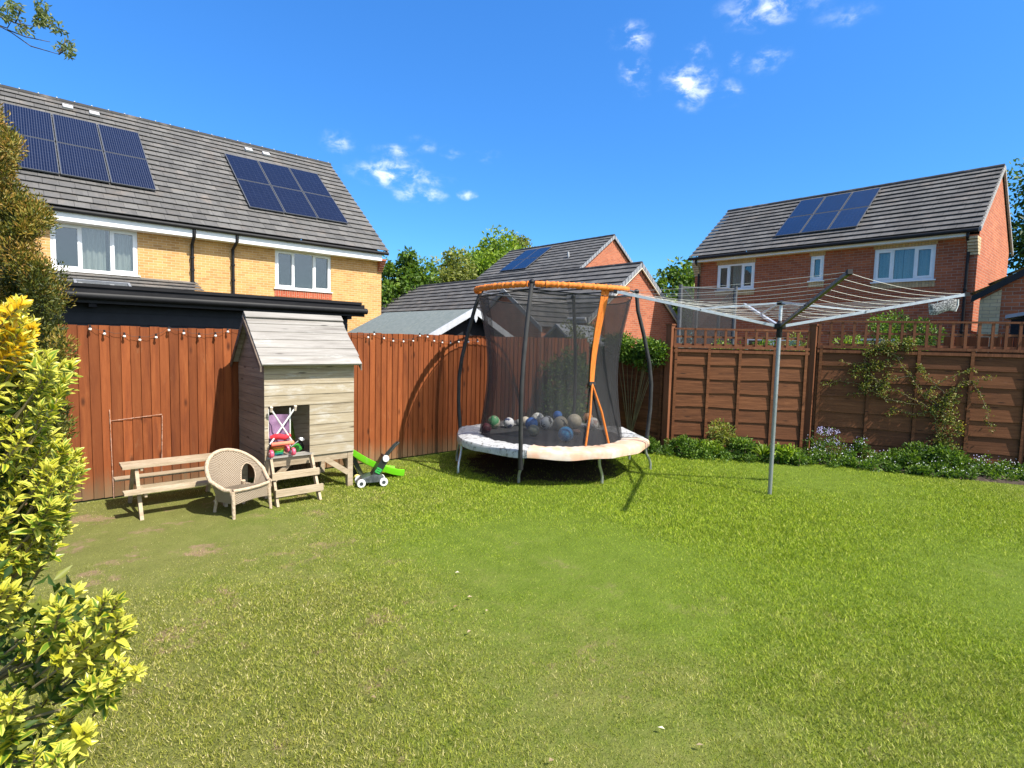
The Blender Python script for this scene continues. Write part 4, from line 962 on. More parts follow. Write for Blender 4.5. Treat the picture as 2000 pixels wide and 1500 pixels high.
ld = thing('toy_ladle', 'silver toy ladle sticking out of the toys in the playhouse doorway', 'toy spoon', (2.28, 6.12, .5))
q = MB(); q.tube([(2.215, 6.11, .535), (2.30, 6.10, .60)], .006, 8); q.build('handle', STEEL, ld)
q = MB(); q.lathe((2.335, 6.10, .615), (.15, -.35, .92), [(.001, -.016), (.022, -.011), (.033, .005), (.030, .007), (.019, -.005), (.001, -.010)], 20); q.build('bowl', STEEL, ld, smooth=True)
cr = thing('toy_kitchen', 'dark grey toy kitchen unit standing at the back of the playhouse', 'toy', (2.08, 6.8, zf))
q = MB(); q.box((1.98, 6.72, zf), (2.20, 6.95, 1.02)); q.build('cabinet', M('charcoal board', (.05, .055, .06), rough=.5), cr)
for z in (.62, .85): q = MB(); q.box((1.99, 6.708, z-.1), (2.19, 6.719, z+.1)); q.build('door', M('dark grey board', (.09, .095, .10), rough=.5), cr)

# ------------------------------------------------------------------ picnic bench
pb = thing('picnic_bench', "small child's wooden picnic bench with slim table top and two seats by the fence", 'bench', (1.2, 6.4, 0))
q = MB(); q.box((.715, 6.27, .455), (1.66, 6.405, .478)); q.box((.72, 6.412, .455), (1.66, 6.55, .478)); q.build('table_top', TANW, pb)
for yy in (6.055, 6.71): q = MB(); q.box((.70, yy, .255), (1.68, yy+.125, .279)); q.build('seat', TANW, pb)
for xx in (.83, 1.55):
    for ya, yb in ((6.065, 6.34), (6.80, 6.49)):
        q = MB(); q.bar((xx, ya, -.01), (xx, yb, .455), .055, .030, (1, 0, 0)); q.build('leg', TANW, pb)
    q = MB(); q.box((xx+.029, 6.075, .215), (xx+.05, 6.82, .254)); q.box((xx+.029, 6.28, .425), (xx+.05, 6.54, .454)); q.build('cross_rail', TANW, pb)
q = MB(); q.bar((.88, 6.42, .23), (1.58, 6.42, .23), .025, .05); q.build('brace', TANW, pb)

# ------------------------------------------------------------------ wicker chair
m = bpy.data.materials.new('pale wicker'); m.use_nodes = True; t = NT(m.node_tree); b = t.n['Principled BSDF']
u, v, _ = t.sep(t.new('ShaderNodeUVMap', uv_map='uv').outputs[0])
wv = t.math('MULTIPLY', t.math('SINE', t.math('MULTIPLY', u, 330.)), t.math('SINE', t.math('MULTIPLY', v, 300.)))
f = t.math('MULTIPLY_ADD', wv, .5, .5); n = t.noise(t.pos(), 28, 4, .7)
t.put(b.inputs['Base Color'], t.mix(t.math('MULTIPLY', f, t.math('MULTIPLY_ADD', n, .6, .6), None, True), (.27, .195, .13), (.55, .45, .335))); b.inputs['Roughness'].default_value = .7
bn = t.new('ShaderNodeBump'); bn.inputs['Strength'].default_value = 1; bn.inputs['Distance'].default_value = .012; t.put(bn.inputs['Height'], f); t.l.new(bn.outputs[0], b.inputs['Normal']); WICK = m
CANE = M('pale cane wrap', (.36, .26, .17), (.54, .43, .31), rough=.7, scale=45, stretch=(1, 1, 1), bump=.5)
wc = thing('wicker_chair', "child's pale wicker tub chair with an arched hole in its side", 'chair', (1.63, 5.85, 0))
cf = Vector((.40, -.917, 0)); cs = Vector((.917, .40, 0)); cc = Vector((1.61, 5.84, 0))
def shell(ph_, k):
    """ph_ angle round the back (0 = back), k 0 bottom .. 1 rim"""
    w = .205 + .095*k**1.3; dpt = .14 + .085*k**1.2
    zr = .285 + .305*max(0, math.cos(ph_*.80))**1.15
    x = w*math.sin(ph_)*(1+.10*max(0, abs(ph_)-1.4)) ; yb = dpt*math.cos(ph_)
    if abs(ph_) > math.pi/2: yb = -(abs(ph_)-math.pi/2)*.32*(1-.0*k); x = math.copysign(w - .07*k*(abs(ph_)-math.pi/2)/.55, ph_)
    z0 = .15 + .0*k
    return cc + cs*x - cf*(yb) + Vector((0, 0, z0 + (zr-z0)*k))
NP, NK = 84, 30; A0_ = -2.12; q = MB(); vs = []; 
for i in range(NP+1):
    for k in range(NK+1): vs.append(shell(A0_ + 2*abs(A0_)*i/NP, k/NK))
hc, hk, hrx, hry = .98, .30, .36, .40
def inhole(ph_, k):
    if k < .26: return False
    if k < .45: return abs(ph_-hc) < hrx
    return ((ph_-hc)/hrx)**2 + ((k-.45)/.36)**2 < 1
fs, uvs = [], []
for i in range(NP):
    for k in range(NK):
        if inhole(A0_+2*abs(A0_)*(i+.5)/NP, (k+.5)/NK): continue
        a = i*(NK+1)+k; fs.append((a, a+NK+1, a+NK+2, a+1)); U0, U1 = .9*i/NP, .9*(i+1)/NP; V0, V1 = .45*k/NK, .45*(k+1)/NK
        uvs.append([(U0, V0), (U1, V0), (U1, V1), (U0, V1)])
q.add(vs, fs, uvs); so_ = q.build('shell', WICK, wc, smooth=True)
md = so_.modifiers.new('thick', 'SOLIDIFY'); md.thickness = .018; md.offset = 0
q = MB(); q.tube([shell(A0_ + 2*abs(A0_)*i/60, 1.0) for i in range(61)], .019, 10); q.build('rim', CANE, wc, smooth=True)
q = MB(); hp = [shell(hc-hrx, .24)] + [shell(hc-hrx*math.cos(a), .45+.36*math.sin(a)) for a in [math.pi*i/16 for i in range(17)]] + [shell(hc+hrx, .24)]
q.tube(hp, .010, 8); q.build('hole_rim', CANE, wc, smooth=True)
fl, frr = shell(A0_, 0), shell(-A0_, 0)
q = MB(); za, zb = .135, .275; N = 20; vs = []; uvl = []
for i in range(N+1):
    p = fl.lerp(frr, i/N) + cf*.035*math.sin(math.pi*i/N)
    for z in (za+.025*math.sin(math.pi*i/N), zb): vs.append((p.x, p.y, z))
q.add(vs, [(i*2, i*2+2, i*2+3, i*2+1) for i in range(N)], [[(.4*i/N, 0), (.4*(i+1)/N, 0), (.4*(i+1)/N, .14), (.4*i/N, .14)] for i in range(N)]); ao = q.build('front_apron', WICK, wc)
md = ao.modifiers.new('thick', 'SOLIDIFY'); md.thickness = .014
q = MB(); q.tube([(fl+(frr-fl)*i/20 + cf*(.035*math.sin(math.pi*i/20)+.004)) + Vector((0, 0, .275-.15)) for i in range(21)], .016, 8); q.build('front_rail', CANE, wc, smooth=True)
q = MB(); pts = [shell(A0_+2*abs(A0_)*i/30, .25) for i in range(31)]; pts = [(p.x, p.y, .232) for p in pts]
q.add([(cc.x, cc.y, .225)] + pts, [(0, i+1, i+2) for i in range(30)] + [(0, 31, 1)], [[(.5+(cc.x)*1, cc.y)]*0 or [(0, 0), (pts[i][0], pts[i][1]), (pts[i+1][0], pts[i+1][1])] for i in range(30)] + [[(0, 0), (pts[30][0], pts[30][1]), (pts[0][0], pts[0][1])]]); q.build('seat', WICK, wc)
for top, bot in ((fl+cf*.0, Vector((1.495, 5.585, -.01))), (frr, Vector((1.885, 5.745, -.01))), (shell(-.75, 0), Vector((1.41, 5.93, -.01))), (shell(.75, 0), Vector((1.72, 6.07, -.01)))):
    q = MB(); q.tube([(top.x, top.y, .27), bot], [.020, .015], 10); q.build('leg', CANE, wc, smooth=True)
q = MB(); q.tube([(1.41, 5.93, .12), (1.72, 6.06, .12)], .009, 8); q.build('stretcher', CANE, wc)

# ------------------------------------------------------------------ trampoline
T = Vector((5.65, 5.5, 0))
def rg(deg, r, z): a = R_(deg); return Vector((T.x+r*math.cos(a), T.y+r*math.sin(a), z))
tp = thing('trampoline', 'round trampoline with black safety net, orange top sleeve and faded grey and orange pads', 'trampoline', tuple(T))
V8 = [-147+45*k for k in range(8)]
def octr(deg, R): 
    k = (deg-V8[0]) % 45; c = math.cos(R_(22.5))/math.cos(R_(k-22.5)); return R*(.45+.55*c)
for k in range(8):
    a0, a1 = V8[k], V8[k]+45; q = MB(); N = 22; rows = []
    org = k in (0, 1)
    for i in range(N+1):
        d = a0+(a1-a0)*i/N; Ro = octr(d, 1.375); w1 = .020*math.sin(d*.31+k*2.1)+.010*math.sin(d*.83+k); wz = .004*math.sin(d*.37+k*2)+.004*math.sin(d*1.1)
        dr = .018*math.sin(math.pi*i/N)
        rows.append([rg(d, .985+w1, .448+wz*.4), rg(d, 1.03+w1*.6, .468+wz), rg(d, (1.03+Ro)/2, .482+wz-dr*.5), rg(d, Ro-.05, .476-wz-dr), rg(d, Ro-.012, .462-dr), rg(d, Ro, .435-dr), rg(d, Ro-.004+.004*math.sin(d*.4), .372+.007*math.sin(d*.21+k*1.7)-dr), rg(d, Ro-.02, .372-dr)])
    m_ = len(rows[0]); q.add([p for r in rows for p in r], [(i*m_+j, (i+1)*m_+j, (i+1)*m_+j+1, i*m_+j+1) for i in range(N) for j in range(m_-1)])
    q.build('pad', PADO if org else PADG, tp, smooth=True, label=('faded orange pad' if org else None))
q = MB(); N = 64; rr = [0, .35, .6, .8, 1.0, 1.06]
vs = [T + Vector((0, 0, .435))] + [rg(360*i/N, r, .435+.012*(r/1.06)**2) for r in rr[1:] for i in range(N)]
q.add(vs, [(0, 1+i, 1+(i+1) % N) for i in range(N)] + [(1+j*N+i, 1+(j+1)*N+i, 1+(j+1)*N+(i+1) % N, 1+j*N+(i+1) % N) for j in range(len(rr)-2) for i in range(N)]); q.build('mat', MATB, tp, smooth=True)
q = MB(); q.tube([rg(360*i/64, 1.29, .40) for i in range(64)], .022, 8, closed=True); q.build('frame_ring', STEEL, tp, smooth=True)
for d, r, d1, r1 in ((160, 1.31, 164, 1.38), (136, 1.3, 133, 1.34), (-151.5, 1.2, -155, 1.13), (-105, 1.2, -100, 1.14), (-50, 1.33, -46, 1.42), (-26, 1.3, -20, 1.34), (34, 1.3, 28, 1.3), (76, 1.3, 82, 1.3)):
    q = MB(); A_, B_ = rg(d, r, 0), rg(d1, r1, 0); q.tube([A_+Vector((0, 0, .42)), A_+Vector((0, 0, .30)), A_.lerp(B_, .12)+Vector((0, 0, .25)), A_.lerp(B_, .85)+Vector((0, 0, .13)), B_+Vector((0, 0, .08)), B_+Vector((0, 0, -.01))], .019, 10); q.build('leg', STEEL, tp, smooth=True)
for d, rt in ((124, 1.07), (-150.5, 1.08), (-46, 1.13), (28, 1.08)):
    pr_ = [(1.345, .30), (1.36, .5), (1.385, .85), (1.385, 1.2), (1.345, 1.5), (1.25, 1.9), (1.16, 2.22), (rt, 2.47)]
    pts = []
    for i in range(len(pr_)-1):
        for j in range(4): a, b = pr_[i], pr_[i+1]; pts.append(rg(d, a[0]+(b[0]-a[0])*j/4, a[1]+(b[1]-a[1])*j/4))
    pts.append(rg(d, *pr_[-1])); q = MB(); q.tube(pts, .027, 10); po = q.build('pole', FOAM, tp, smooth=True)
    q = MB(); q.tube([rg(d, 1.345, .22), rg(d, 1.345, .46)], .033, 10); q.build('pole_socket', BLACKP, po)
    q = MB(); q.sphere(rg(d, rt, 2.475), .038, 12); q.build('cap', BLACKP, po, smooth=True)
ZR = 2.45
q = MB(); q.tube([rg(360*i/72, 1.085, ZR) for i in range(72)], .014, 8, closed=True); q.build('top_ring', DKTUBE, tp, smooth=True)
for a0, a1 in ((127, 207), (212, 283)):
    q = MB(); N = 70; q.tube([rg(a0+(a1-a0)*i/N, 1.085, ZR-.012*math.sin(math.pi*i/N)) for i in range(N+1)], [.037+.005*math.sin(i*1.9)+.005*math.sin(i*4.3)*math.sin(i*.7) for i in range(N+1)], 10); q.build('ring_sleeve', ORANGEF, tp, smooth=True)
q = MB(); NA, NZ = 220, 26; vs = []
for i in range(NA):
    d = 360*i/NA
    for j in range(NZ+1):
        k = j/NZ; z = .455 + (ZR-.06-.455)*k; r = 1.0 + .055*k - .115*math.sin(math.pi*k)**1.2 + .004*math.sin(i*1.35+k*2)
        sag = -.05*abs(math.sin(R_(d-30)*2))*k**6; vs.append(rg(d, r, z+sag))
q.add(vs, [(i*(NZ+1)+j, ((i+1) % NA)*(NZ+1)+j, ((i+1) % NA)*(NZ+1)+j+1, i*(NZ+1)+j+1) for i in range(NA) for j in range(NZ)]); q.build('net', NET, tp, smooth=True)
q = MB(); q.tube([rg(360*i/72, 1.057, ZR-.06-.05*abs(math.sin(R_(360*i/72-30)*2))) for i in range(72)], .008, 6, closed=True); q.build('net_hem', FOAM, tp)
for a0, a1 in ((-96, -38), (122, 168)):      # the net laps over itself at the door; left layer added to darken the edge
    q = MB(); vs = []; NA2 = 50
    for i in range(NA2+1):
        d = a0+(a1-a0)*i/NA2
        for j in range(NZ+1): k = j/NZ; vs.append(rg(d, .975 + .055*k - .115*math.sin(math.pi*k)**1.2 + .006*math.sin(i*1.1+k*3), .457 + (ZR-.09-.455)*k))
    q.add(vs, [(i*(NZ+1)+j, (i+1)*(NZ+1)+j, (i+1)*(NZ+1)+j+1, i*(NZ+1)+j+1) for i in range(NA2) for j in range(NZ)]); q.build('net_overlap', NET, tp, smooth=True)
def nr(k): return 1.0 + .055*k - .115*math.sin(math.pi*k)**1.2 + .016
for off in (-1.75, 1.75):
    q = MB(); vs = []
    for i in range(21):
        k = 1-.60*i/20; d = -99.5 + off*(1-.45*i/20) - 3.2*i/20; hwid = .8*(1-.35*i/20)
        z = .455 + (ZR-.02-.455)*k; r = nr(k)
        for s_ in (-1, 1): vs.append(rg(d+hwid*2.0*s_, r+.004, z))
        for s_ in (1, -1): vs.append(rg(d+hwid*2.0*s_, r-.008, z))
    q.add(vs, [(i*4+j, (i+1)*4+j, (i+1)*4+(j+1) % 4, i*4+(j+1) % 4) for i in range(20) for j in range(4)] + [(0, 1, 2, 3), (83, 82, 81, 80)]); q.build('door_strap', ORANGEF, tp)
kb = .40; pb_ = rg(-102.7, nr(kb)+.006, .455+(ZR-.02-.455)*kb)
q = MB(); q.obox(pb_, (.05, -.01, 0), (0, .012, 0), (0, 0, .022)); q.build('strap_buckle', FOAM, tp)
for d in (-110, -88.5):
    q = MB(); q.tube([pb_, pb_.lerp(rg(d, 1.03, .47), .5)+Vector((0, -.02, .02)), rg(d, 1.03, .47)], [.012, .015, .013], 8); q.build('strap_leg', ORANGEF, tp, smooth=True)

# balls lying on the mat
def ball_mat(name, c1, c2, sc, thr=(.45, .55), c3=None):
    return M(name, c1, c2, rough=.6, scale=sc, detail=3, lo=thr[0], hi=thr[1], c3=c3, s3=7, t3=(.5, .62), obj=True)
BALLS = [((5.33, 6.38), .100, .5, ball_mat('green beige ball', (.05, .22, .09), (.42, .38, .28), 9, (.5, .56)), 'green and beige ball at the left end of the trampoline mat'),
 ((4.99, 6.13), .073, .5, ball_mat('maroon ball', (.07, .012, .022), (.14, .03, .045), 12), 'dark maroon ball half hidden below the green and beige ball'),
 ((5.56, 6.29), .082, .5, ball_mat('white blue ball', (.72, .72, .74), (.05, .07, .16), 10, (.52, .58)), 'white football with dark blue patches second from the left'),
 ((5.84, 6.36), .056, .5, ball_mat('grey ball', (.20, .20, .20), (.3, .3, .3), 12), 'small grey ball just left of the front net pole'),
 ((5.93, 6.32), .075, .5, ball_mat('cream ball', (.60, .54, .44), (.5, .42, .33), 14), 'cream ball just right of the front net pole'),
 ((6.12, 6.24), .104, .5, ball_mat('speckled ball', (.62, .62, .58), (.22, .22, .20), 34, (.5, .6)), 'large grey speckled ball at the back of the pile'),
 ((5.725, 5.967), .096, .5, ball_mat('royal blue ball', (.02, .09, .34), (.04, .16, .46), 11), 'royal blue ball above the grey green ball near the front pole'),
 ((5.37, 5.552), .082, .5, ball_mat('grey green ball', (.15, .17, .13), (.26, .27, .21), 16), 'small grey green ball in front of the royal blue ball'),
 ((6.09, 6.05), .083, .5, ball_mat('marbled ball', (.66, .66, .62), (.30, .30, .29), 22, (.5, .6)), 'grey marbled ball between the speckled and the black and white balls'),
 ((5.957, 5.876), .104, .5, ball_mat('black white ball', (.70, .70, .66), (.06, .06, .06), 13, (.54, .6)), 'white football with black patches in the middle of the pile'),
 ((6.34, 6.02), .072, .61, ball_mat('deep blue ball', (.02, .12, .42), (.03, .18, .5), 12), 'deep blue ball at the very back behind the beige patched ball'),
 ((6.083, 5.709), .108, .5, ball_mat('beige patched ball', (.50, .43, .31), (.06, .05, .04), 7, (.60, .64)), 'beige ball with one dark patch left of the plain beige ball'),
 ((6.395, 5.713), .114, .5, ball_mat('plain beige ball', (.52, .45, .32), (.44, .38, .27), 18), 'plain large beige ball at the right of the pile'),
 ((5.438, 5.004), .102, .5, ball_mat('bright blue ball', (.02, .17, .40), (.05, .28, .5), 10), 'bright blue ball in front of all the others on the mat'),
 ((6.036, 5.347), .059, .5, ball_mat('brown flat ball', (.26, .14, .09), (.35, .2, .14), 12), 'flattened brown ball beside the bright blue ball'),
 ((6.60, 5.62), .077, .60, ball_mat('orange ball', (.60, .28, .12), (.66, .36, .18), 12), 'pale orange ball behind the orange strap'),
 ((6.523, 5.453), .097, .5, ball_mat('white pink ball', (.68, .64, .58), (.40, .25, .20), 9, (.55, .62)), 'white and pinkish ball behind the orange strap legs')]
for (bx_, by_), r, zz, mt, lb in BALLS:
    z = .437+r if zz == .5 else zz; q = MB(); q.sphere((0, 0, 0), r, 28, .62 if 'flattened' in lb else 1)
    if 'flattened' in lb: z -= r*.38
    o = setp(q.build('ball', mt, smooth=True), lb, 'ball', 'balls lying on the trampoline mat'); o.location = (bx_, by_, z); o.rotation_euler = (random.uniform(0, 6), random.uniform(0, .3) if 'flattened' in lb else random.uniform(0, 6), random.uniform(0, 6)) if 'flattened' not in lb else (0, 0, 1)

# ------------------------------------------------------------------ rotary clothes line
rd = thing('rotary_clothes_line', 'grey metal rotary clothes line with four open arms on the lawn', 'clothes line', (6.712, 2.839, 0))
px0, py0 = 6.712, 2.839; HZ = 1.99
q = MB(); q.tube([(px0, py0, -.02), (px0, py0, 1.2), (px0, py0, HZ)], .024, 14); q.build('pole', M('dull grey pole', (.30, .31, .31), (.40, .41, .41), rough=.4, metal=.6, scale=14, stretch=(1, 1, .1)), rd, smooth=True)
q = MB(); q.tube([(px0, py0, HZ), (px0, py0, 2.27)], .019, 12); q.build('inner_pole', ALU, rd, smooth=True)
q = MB(); q.lathe((px0, py0, HZ-.12), (0, 0, 1), [(.024, 0), (.031, .01), (.031, .10), (.060, .105), (.066, .12), (.062, .165), (.036, .17), (.02, .20)], 18); q.build('hub', BLACKP, rd, smooth=True)
q = MB(); q.lathe((px0, py0, 2.25), (0, 0, 1), [(.02, 0), (.045, .005), (.05, .02), (.045, .045), (.02, .05), (.001, .055)], 16); q.build('top_collar', BLACKP, rd, smooth=True)
TIPS = []
for k in range(4):
    a = R_(38+90*k); d = Vector((math.cos(a), math.sin(a), 0)); L = 1.9; base = Vector((px0, py0, HZ+.02)) + d*.05; tip = Vector((px0, py0, HZ+.03+.37)) + d*L
    TIPS.append((base, tip)); sd_ = Vector((-d.y, d.x, 0))
    q = MB(); q.bar(base, tip, .032, .032); q.build('arm', ALU if k != 2 else DKTUBE, rd)
    q = MB(); q.bar(tip-(tip-base).normalized()*.01, tip+(tip-base).normalized()*.035, .038, .042); q.build('arm_end_cap', BLACKP, rd)
    mid = base.lerp(tip, .46); q = MB(); q.bar(Vector((px0, py0, 2.275)) + d*.04, mid+Vector((0, 0, .012)), .018, .02); q.build('strut', ALU, rd)
    q = MB(); q.tube([mid-sd_*.022, mid+sd_*.022], .008, 8); q.build('rivet', BLACKP, rd)
for r in range(10):
    f = .24 + .735*r/9; q = MB(); pts = []
    for k in range(4):
        a = TIPS[k][0].lerp(TIPS[k][1], f) + Vector((0, 0, .02)); b = TIPS[(k+1) % 4][0].lerp(TIPS[(k+1) % 4][1], f) + Vector((0, 0, .02)); sag = .012+.035*f*random.uniform(.5, 1.3)
        for i in range(8): u = i/8; pts.append(a.lerp(b, u) - Vector((0, 0, sag*4*u*(1-u))))
    q.tube(pts, .0019, 5, closed=True); q.build('line', CORD, rd)
tipR = TIPS[3][1]
pg = MB(); p0 = tipR + (TIPS[3][0]-tipR)*.14
vs = []
for i in range(13):
    u = i/12
    for j in range(9):
        v = j/8; w_ = .02*math.sin(math.pi*u)*math.sin(math.pi*v)**.5; vs.append(p0 + Vector(((tipR-p0).x*0, 0, 0)) + RT.normalized()*0 + Vector((TIPS[3][1]-TIPS[3][0]).normalized())*(.24*u-.26) + Vector((0, 0, -.03-.11*v)) + Vector((-w_, -w_, 0)))
# peg bag hanging on the right arm
dA = (TIPS[3][1]-TIPS[3][0]).normalized(); nA = Vector((-dA.y, dA.x, 0)).normalized(); nA = nA if nA.dot(Vector((-1, 0, 0))) > 0 else -nA
q = MB(); c = TIPS[3][0].lerp(TIPS[3][1], .885) + Vector((0, 0, -.095)); prof = []
def bagpt(u, v, s): 
    b = math.sin(math.pi*min(max(u, .0), 1))**.4*math.sin(math.pi*(.15+.85*v)*.95)**.5; return c + dA*((u-.5)*.30*(1-.12*v)) + Vector((0, 0, -.065*(2*v-1) - .012*math.sin(u*7))) + nA*(s*.028*b)
for s_ in (-1, 1):
    vs = [bagpt(i/12, j/8, s_) for i in range(13) for j in range(9)]; q.add(vs, [(i*9+j, (i+1)*9+j, (i+1)*9+j+1, i*9+j+1) for i in range(12) for j in range(8)])
pbag = thing('peg_bag', 'grey speckled peg bag hanging under the right arm of the clothes line', 'peg bag', tuple(c))
q.build('bag', M('speckled grey cloth', (.09, .09, .09), (.42, .41, .40), rough=.9, scale=70, lo=.45, hi=.6), pbag, smooth=True)
q = MB(); q.tube([bagpt(1, 0, 0), bagpt(1, .5, 0)+dA*.012, bagpt(1, 1, 0)], .008, 6); q.tube([bagpt(.3, 0, 0), c+dA*-.05+Vector((0, 0, .10))], .005, 6); q.build('trim', M('pale trim', (.6, .6, .58), rough=.8), pbag)

# ------------------------------------------------------------------ foliage
G_MID = leaf_mat('mid green leaves', [(0, (.025, .065, .008)), (.5, (.085, .165, .018)), (1, (.22, .31, .045))])
G_DARK = leaf_mat('dark green leaves', [(0, (.018, .045, .010)), (.5, (.045, .10, .018)), (1, (.12, .19, .04))])
G_LIME = leaf_mat('lime green leaves', [(0, (.06, .13, .012)), (.5, (.17, .27, .022)), (1, (.32, .40, .05))])
G_PALE = leaf_mat('pale yellow green leaves', [(0, (.08, .11, .02)), (.5, (.19, .22, .04)), (1, (.32, .32, .08))])
G_BRZ = leaf_mat('bronze green leaves', [(0, (.05, .075, .015)), (.45, (.14, .17, .032)), (.8, (.28, .27, .06)), (1, (.34, .24, .09))])
FLW = leaf_mat('white petals', [(0, (.55, .55, .58)), (1, (.8, .8, .8))], .2); FLL = leaf_mat('lilac petals', [(0, (.22, .20, .42)), (1, (.48, .46, .66))], .2)

def cloud(cs_, n, rad, flat=.8):
    cs_ = np.array(cs_, float); i = rng.integers(0, len(cs_), n); r = np.array(rad)[i] if hasattr(rad, '__len__') else np.full(n, rad)
    v = unit(rng.normal(size=(n, 3)))*(rng.random(n)**.45)[:, None]*r[:, None]; v[:, 2] *= flat
    return cs_[i]+v, v
def tree(name, label, base, H, crown_r, mat_, n, leaf, trunk_h=.35, seed=0, group='trees beyond the houses', ncl=60, sparse=1.):
    g = np.random.default_rng(seed); t_ = thing(name, label, 'tree', base, group); bx, by, bz = base
    cz = bz + H*(trunk_h+.5*(1-trunk_h)); hz = H*(1-trunk_h)/2*1.05
    cs_ = []
    for _ in range(ncl):
        v = unit(g.normal(size=3))*(.45+.55*g.random()); k = 1-.35*max(0, v[2]); cs_.append((bx+v[0]*crown_r*k, by+v[1]*crown_r*k, cz+v[2]*hz))
    q = MB(); top = (bx+.1, by, bz+H*.8); q.tube([(bx, by, bz-.1), (bx+.05, by, bz+H*.3), (bx-.05, by+.05, bz+H*.55), top], [.045*H*.5, .03*H*.5, .02*H*.5, .01], 8)
    q.build('trunk', BARK, t_, smooth=True)
    q = MB()
    for k in range(0, len(cs_), 2):
        c = Vector(cs_[k]); z0 = bz + H*(.2+.5*g.random()); a = Vector((bx, by, min(z0, c.z-.2))); q.tube([a, a.lerp(c, .5)+Vector((0, 0, .15)), c], [.012*H*.4, .008*H*.4, .004], 5)
    q.build('branch', BARK, t_)
    P, v = cloud(cs_, n, crown_r*.34*(.6+.7*g.random(len(cs_)))*sparse)
    D = unit(v+np.array([0, 0, -.15]))+rng.normal(size=(n, 3))*.7
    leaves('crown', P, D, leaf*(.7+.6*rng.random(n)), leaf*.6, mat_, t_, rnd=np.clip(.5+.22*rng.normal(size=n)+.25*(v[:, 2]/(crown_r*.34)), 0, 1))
    return t_
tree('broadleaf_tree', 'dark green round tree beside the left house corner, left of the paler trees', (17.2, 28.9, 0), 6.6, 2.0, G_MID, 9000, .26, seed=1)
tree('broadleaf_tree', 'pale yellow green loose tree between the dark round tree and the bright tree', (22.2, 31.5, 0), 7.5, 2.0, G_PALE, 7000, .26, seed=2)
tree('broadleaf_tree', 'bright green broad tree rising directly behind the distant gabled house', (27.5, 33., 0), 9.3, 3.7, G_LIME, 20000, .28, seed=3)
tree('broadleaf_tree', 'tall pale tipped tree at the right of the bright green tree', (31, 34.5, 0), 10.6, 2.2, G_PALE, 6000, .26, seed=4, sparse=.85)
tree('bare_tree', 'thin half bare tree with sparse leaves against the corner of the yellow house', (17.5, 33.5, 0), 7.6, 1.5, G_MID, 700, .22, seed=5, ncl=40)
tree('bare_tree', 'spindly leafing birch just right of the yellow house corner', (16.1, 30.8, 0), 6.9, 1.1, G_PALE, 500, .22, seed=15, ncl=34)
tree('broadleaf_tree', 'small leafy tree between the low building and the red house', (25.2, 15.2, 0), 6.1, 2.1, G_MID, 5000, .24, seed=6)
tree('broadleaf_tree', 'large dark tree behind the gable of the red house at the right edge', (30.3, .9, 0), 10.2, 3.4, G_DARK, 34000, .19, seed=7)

# hedge and shrubs
def shrub(name, label, cat, cs_, rad, n, leaf, mat_, group=None, stem_to=None, up=.3, wid=.55, flat=.8, stuff=None):
    base = np.mean(np.array(cs_), 0); t_ = thing(name, label, cat, (base[0], base[1], 0), group)
    P, v = cloud(cs_, n, rad, flat); P[:, 2] = np.maximum(P[:, 2], .02)
    r_ = np.max(rad) if hasattr(rad, '__len__') else rad
    D = unit(v)+rng.normal(size=(n, 3))*.6+np.array([0, 0, up])
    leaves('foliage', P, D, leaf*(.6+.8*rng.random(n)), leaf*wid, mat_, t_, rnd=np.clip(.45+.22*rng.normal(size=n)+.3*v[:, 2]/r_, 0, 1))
    if stem_to is not None:
        q = MB()
        for c in cs_[::2]:
            c = Vector(c); s_ = Vector(stem_to) if len(np.shape(stem_to)) == 1 else Vector((c.x, c.y, 0)); q.tube([s_, s_.lerp(c, .5)+Vector((random.uniform(-.03, .03), random.uniform(-.03, .03), .02)), c], [.008, .006, .003], 5)
        q.build('stem', STEMG, t_)
    return t_
hc_ = []
for i in range(26):
    u = random.random(); hc_.append((8.08-.12*random.random(), 5.32+1.15*u, 1.52+.33*random.random()-.12*(u < .3)))
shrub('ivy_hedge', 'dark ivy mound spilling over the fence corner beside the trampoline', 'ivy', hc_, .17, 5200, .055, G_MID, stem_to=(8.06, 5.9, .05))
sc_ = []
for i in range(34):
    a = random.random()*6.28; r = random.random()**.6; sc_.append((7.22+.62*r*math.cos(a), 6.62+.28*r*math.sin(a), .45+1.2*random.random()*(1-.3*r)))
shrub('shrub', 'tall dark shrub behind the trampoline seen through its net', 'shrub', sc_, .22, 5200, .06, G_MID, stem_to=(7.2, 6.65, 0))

# bed plants along the right fence
def bp(px, py): return on(px, py, 2, 0)
def clump(px, py, w, h, n, leaf, mat_, name, label, cat='plant', **kw):
    c = bp(px, py); cs_ = [(c.x+random.uniform(-w, w), c.y+random.uniform(-w, w), h*(.2+.62*random.random())) for _ in range(14)]
    return shrub(name, label, cat, cs_, max(.06, h*.34), n, leaf, mat_, group='plants in the flower bed', stem_to=True, **kw)
clump(1270, 884, .11, .24, 800, .05, G_MID, 'bedding_plant', 'low green plant by the trampoline leg at the left end of the flower bed')
clump(1335, 889, .17, .27, 1300, .05, G_MID, 'bedding_plant', 'bushy green plant just right of the corner fence post')
clump(1385, 893, .13, .26, 900, .045, G_LIME, 'bedding_plant', 'light green plant at the foot of the yellow leaved shrub')
clump(1408, 889, .09, .52, 1100, .05, G_PALE, 'yellow_shrub', 'upright yellow leaved shrub against the first trellis panel', 'shrub', flat=1.)
clump(1455, 896, .15, .30, 1200, .05, G_MID, 'bedding_plant', 'rounded green plant between the yellow shrub and the strap leaved plant')
clump(1527, 905, .12, .28, 900, .065, G_LIME, 'bedding_plant', 'broad leaved light green plant just right of the clothes line pole')
clump(1553, 908, .09, .18, 500, .045, G_MID, 'bedding_plant', 'small green plant left of the middle fence post')
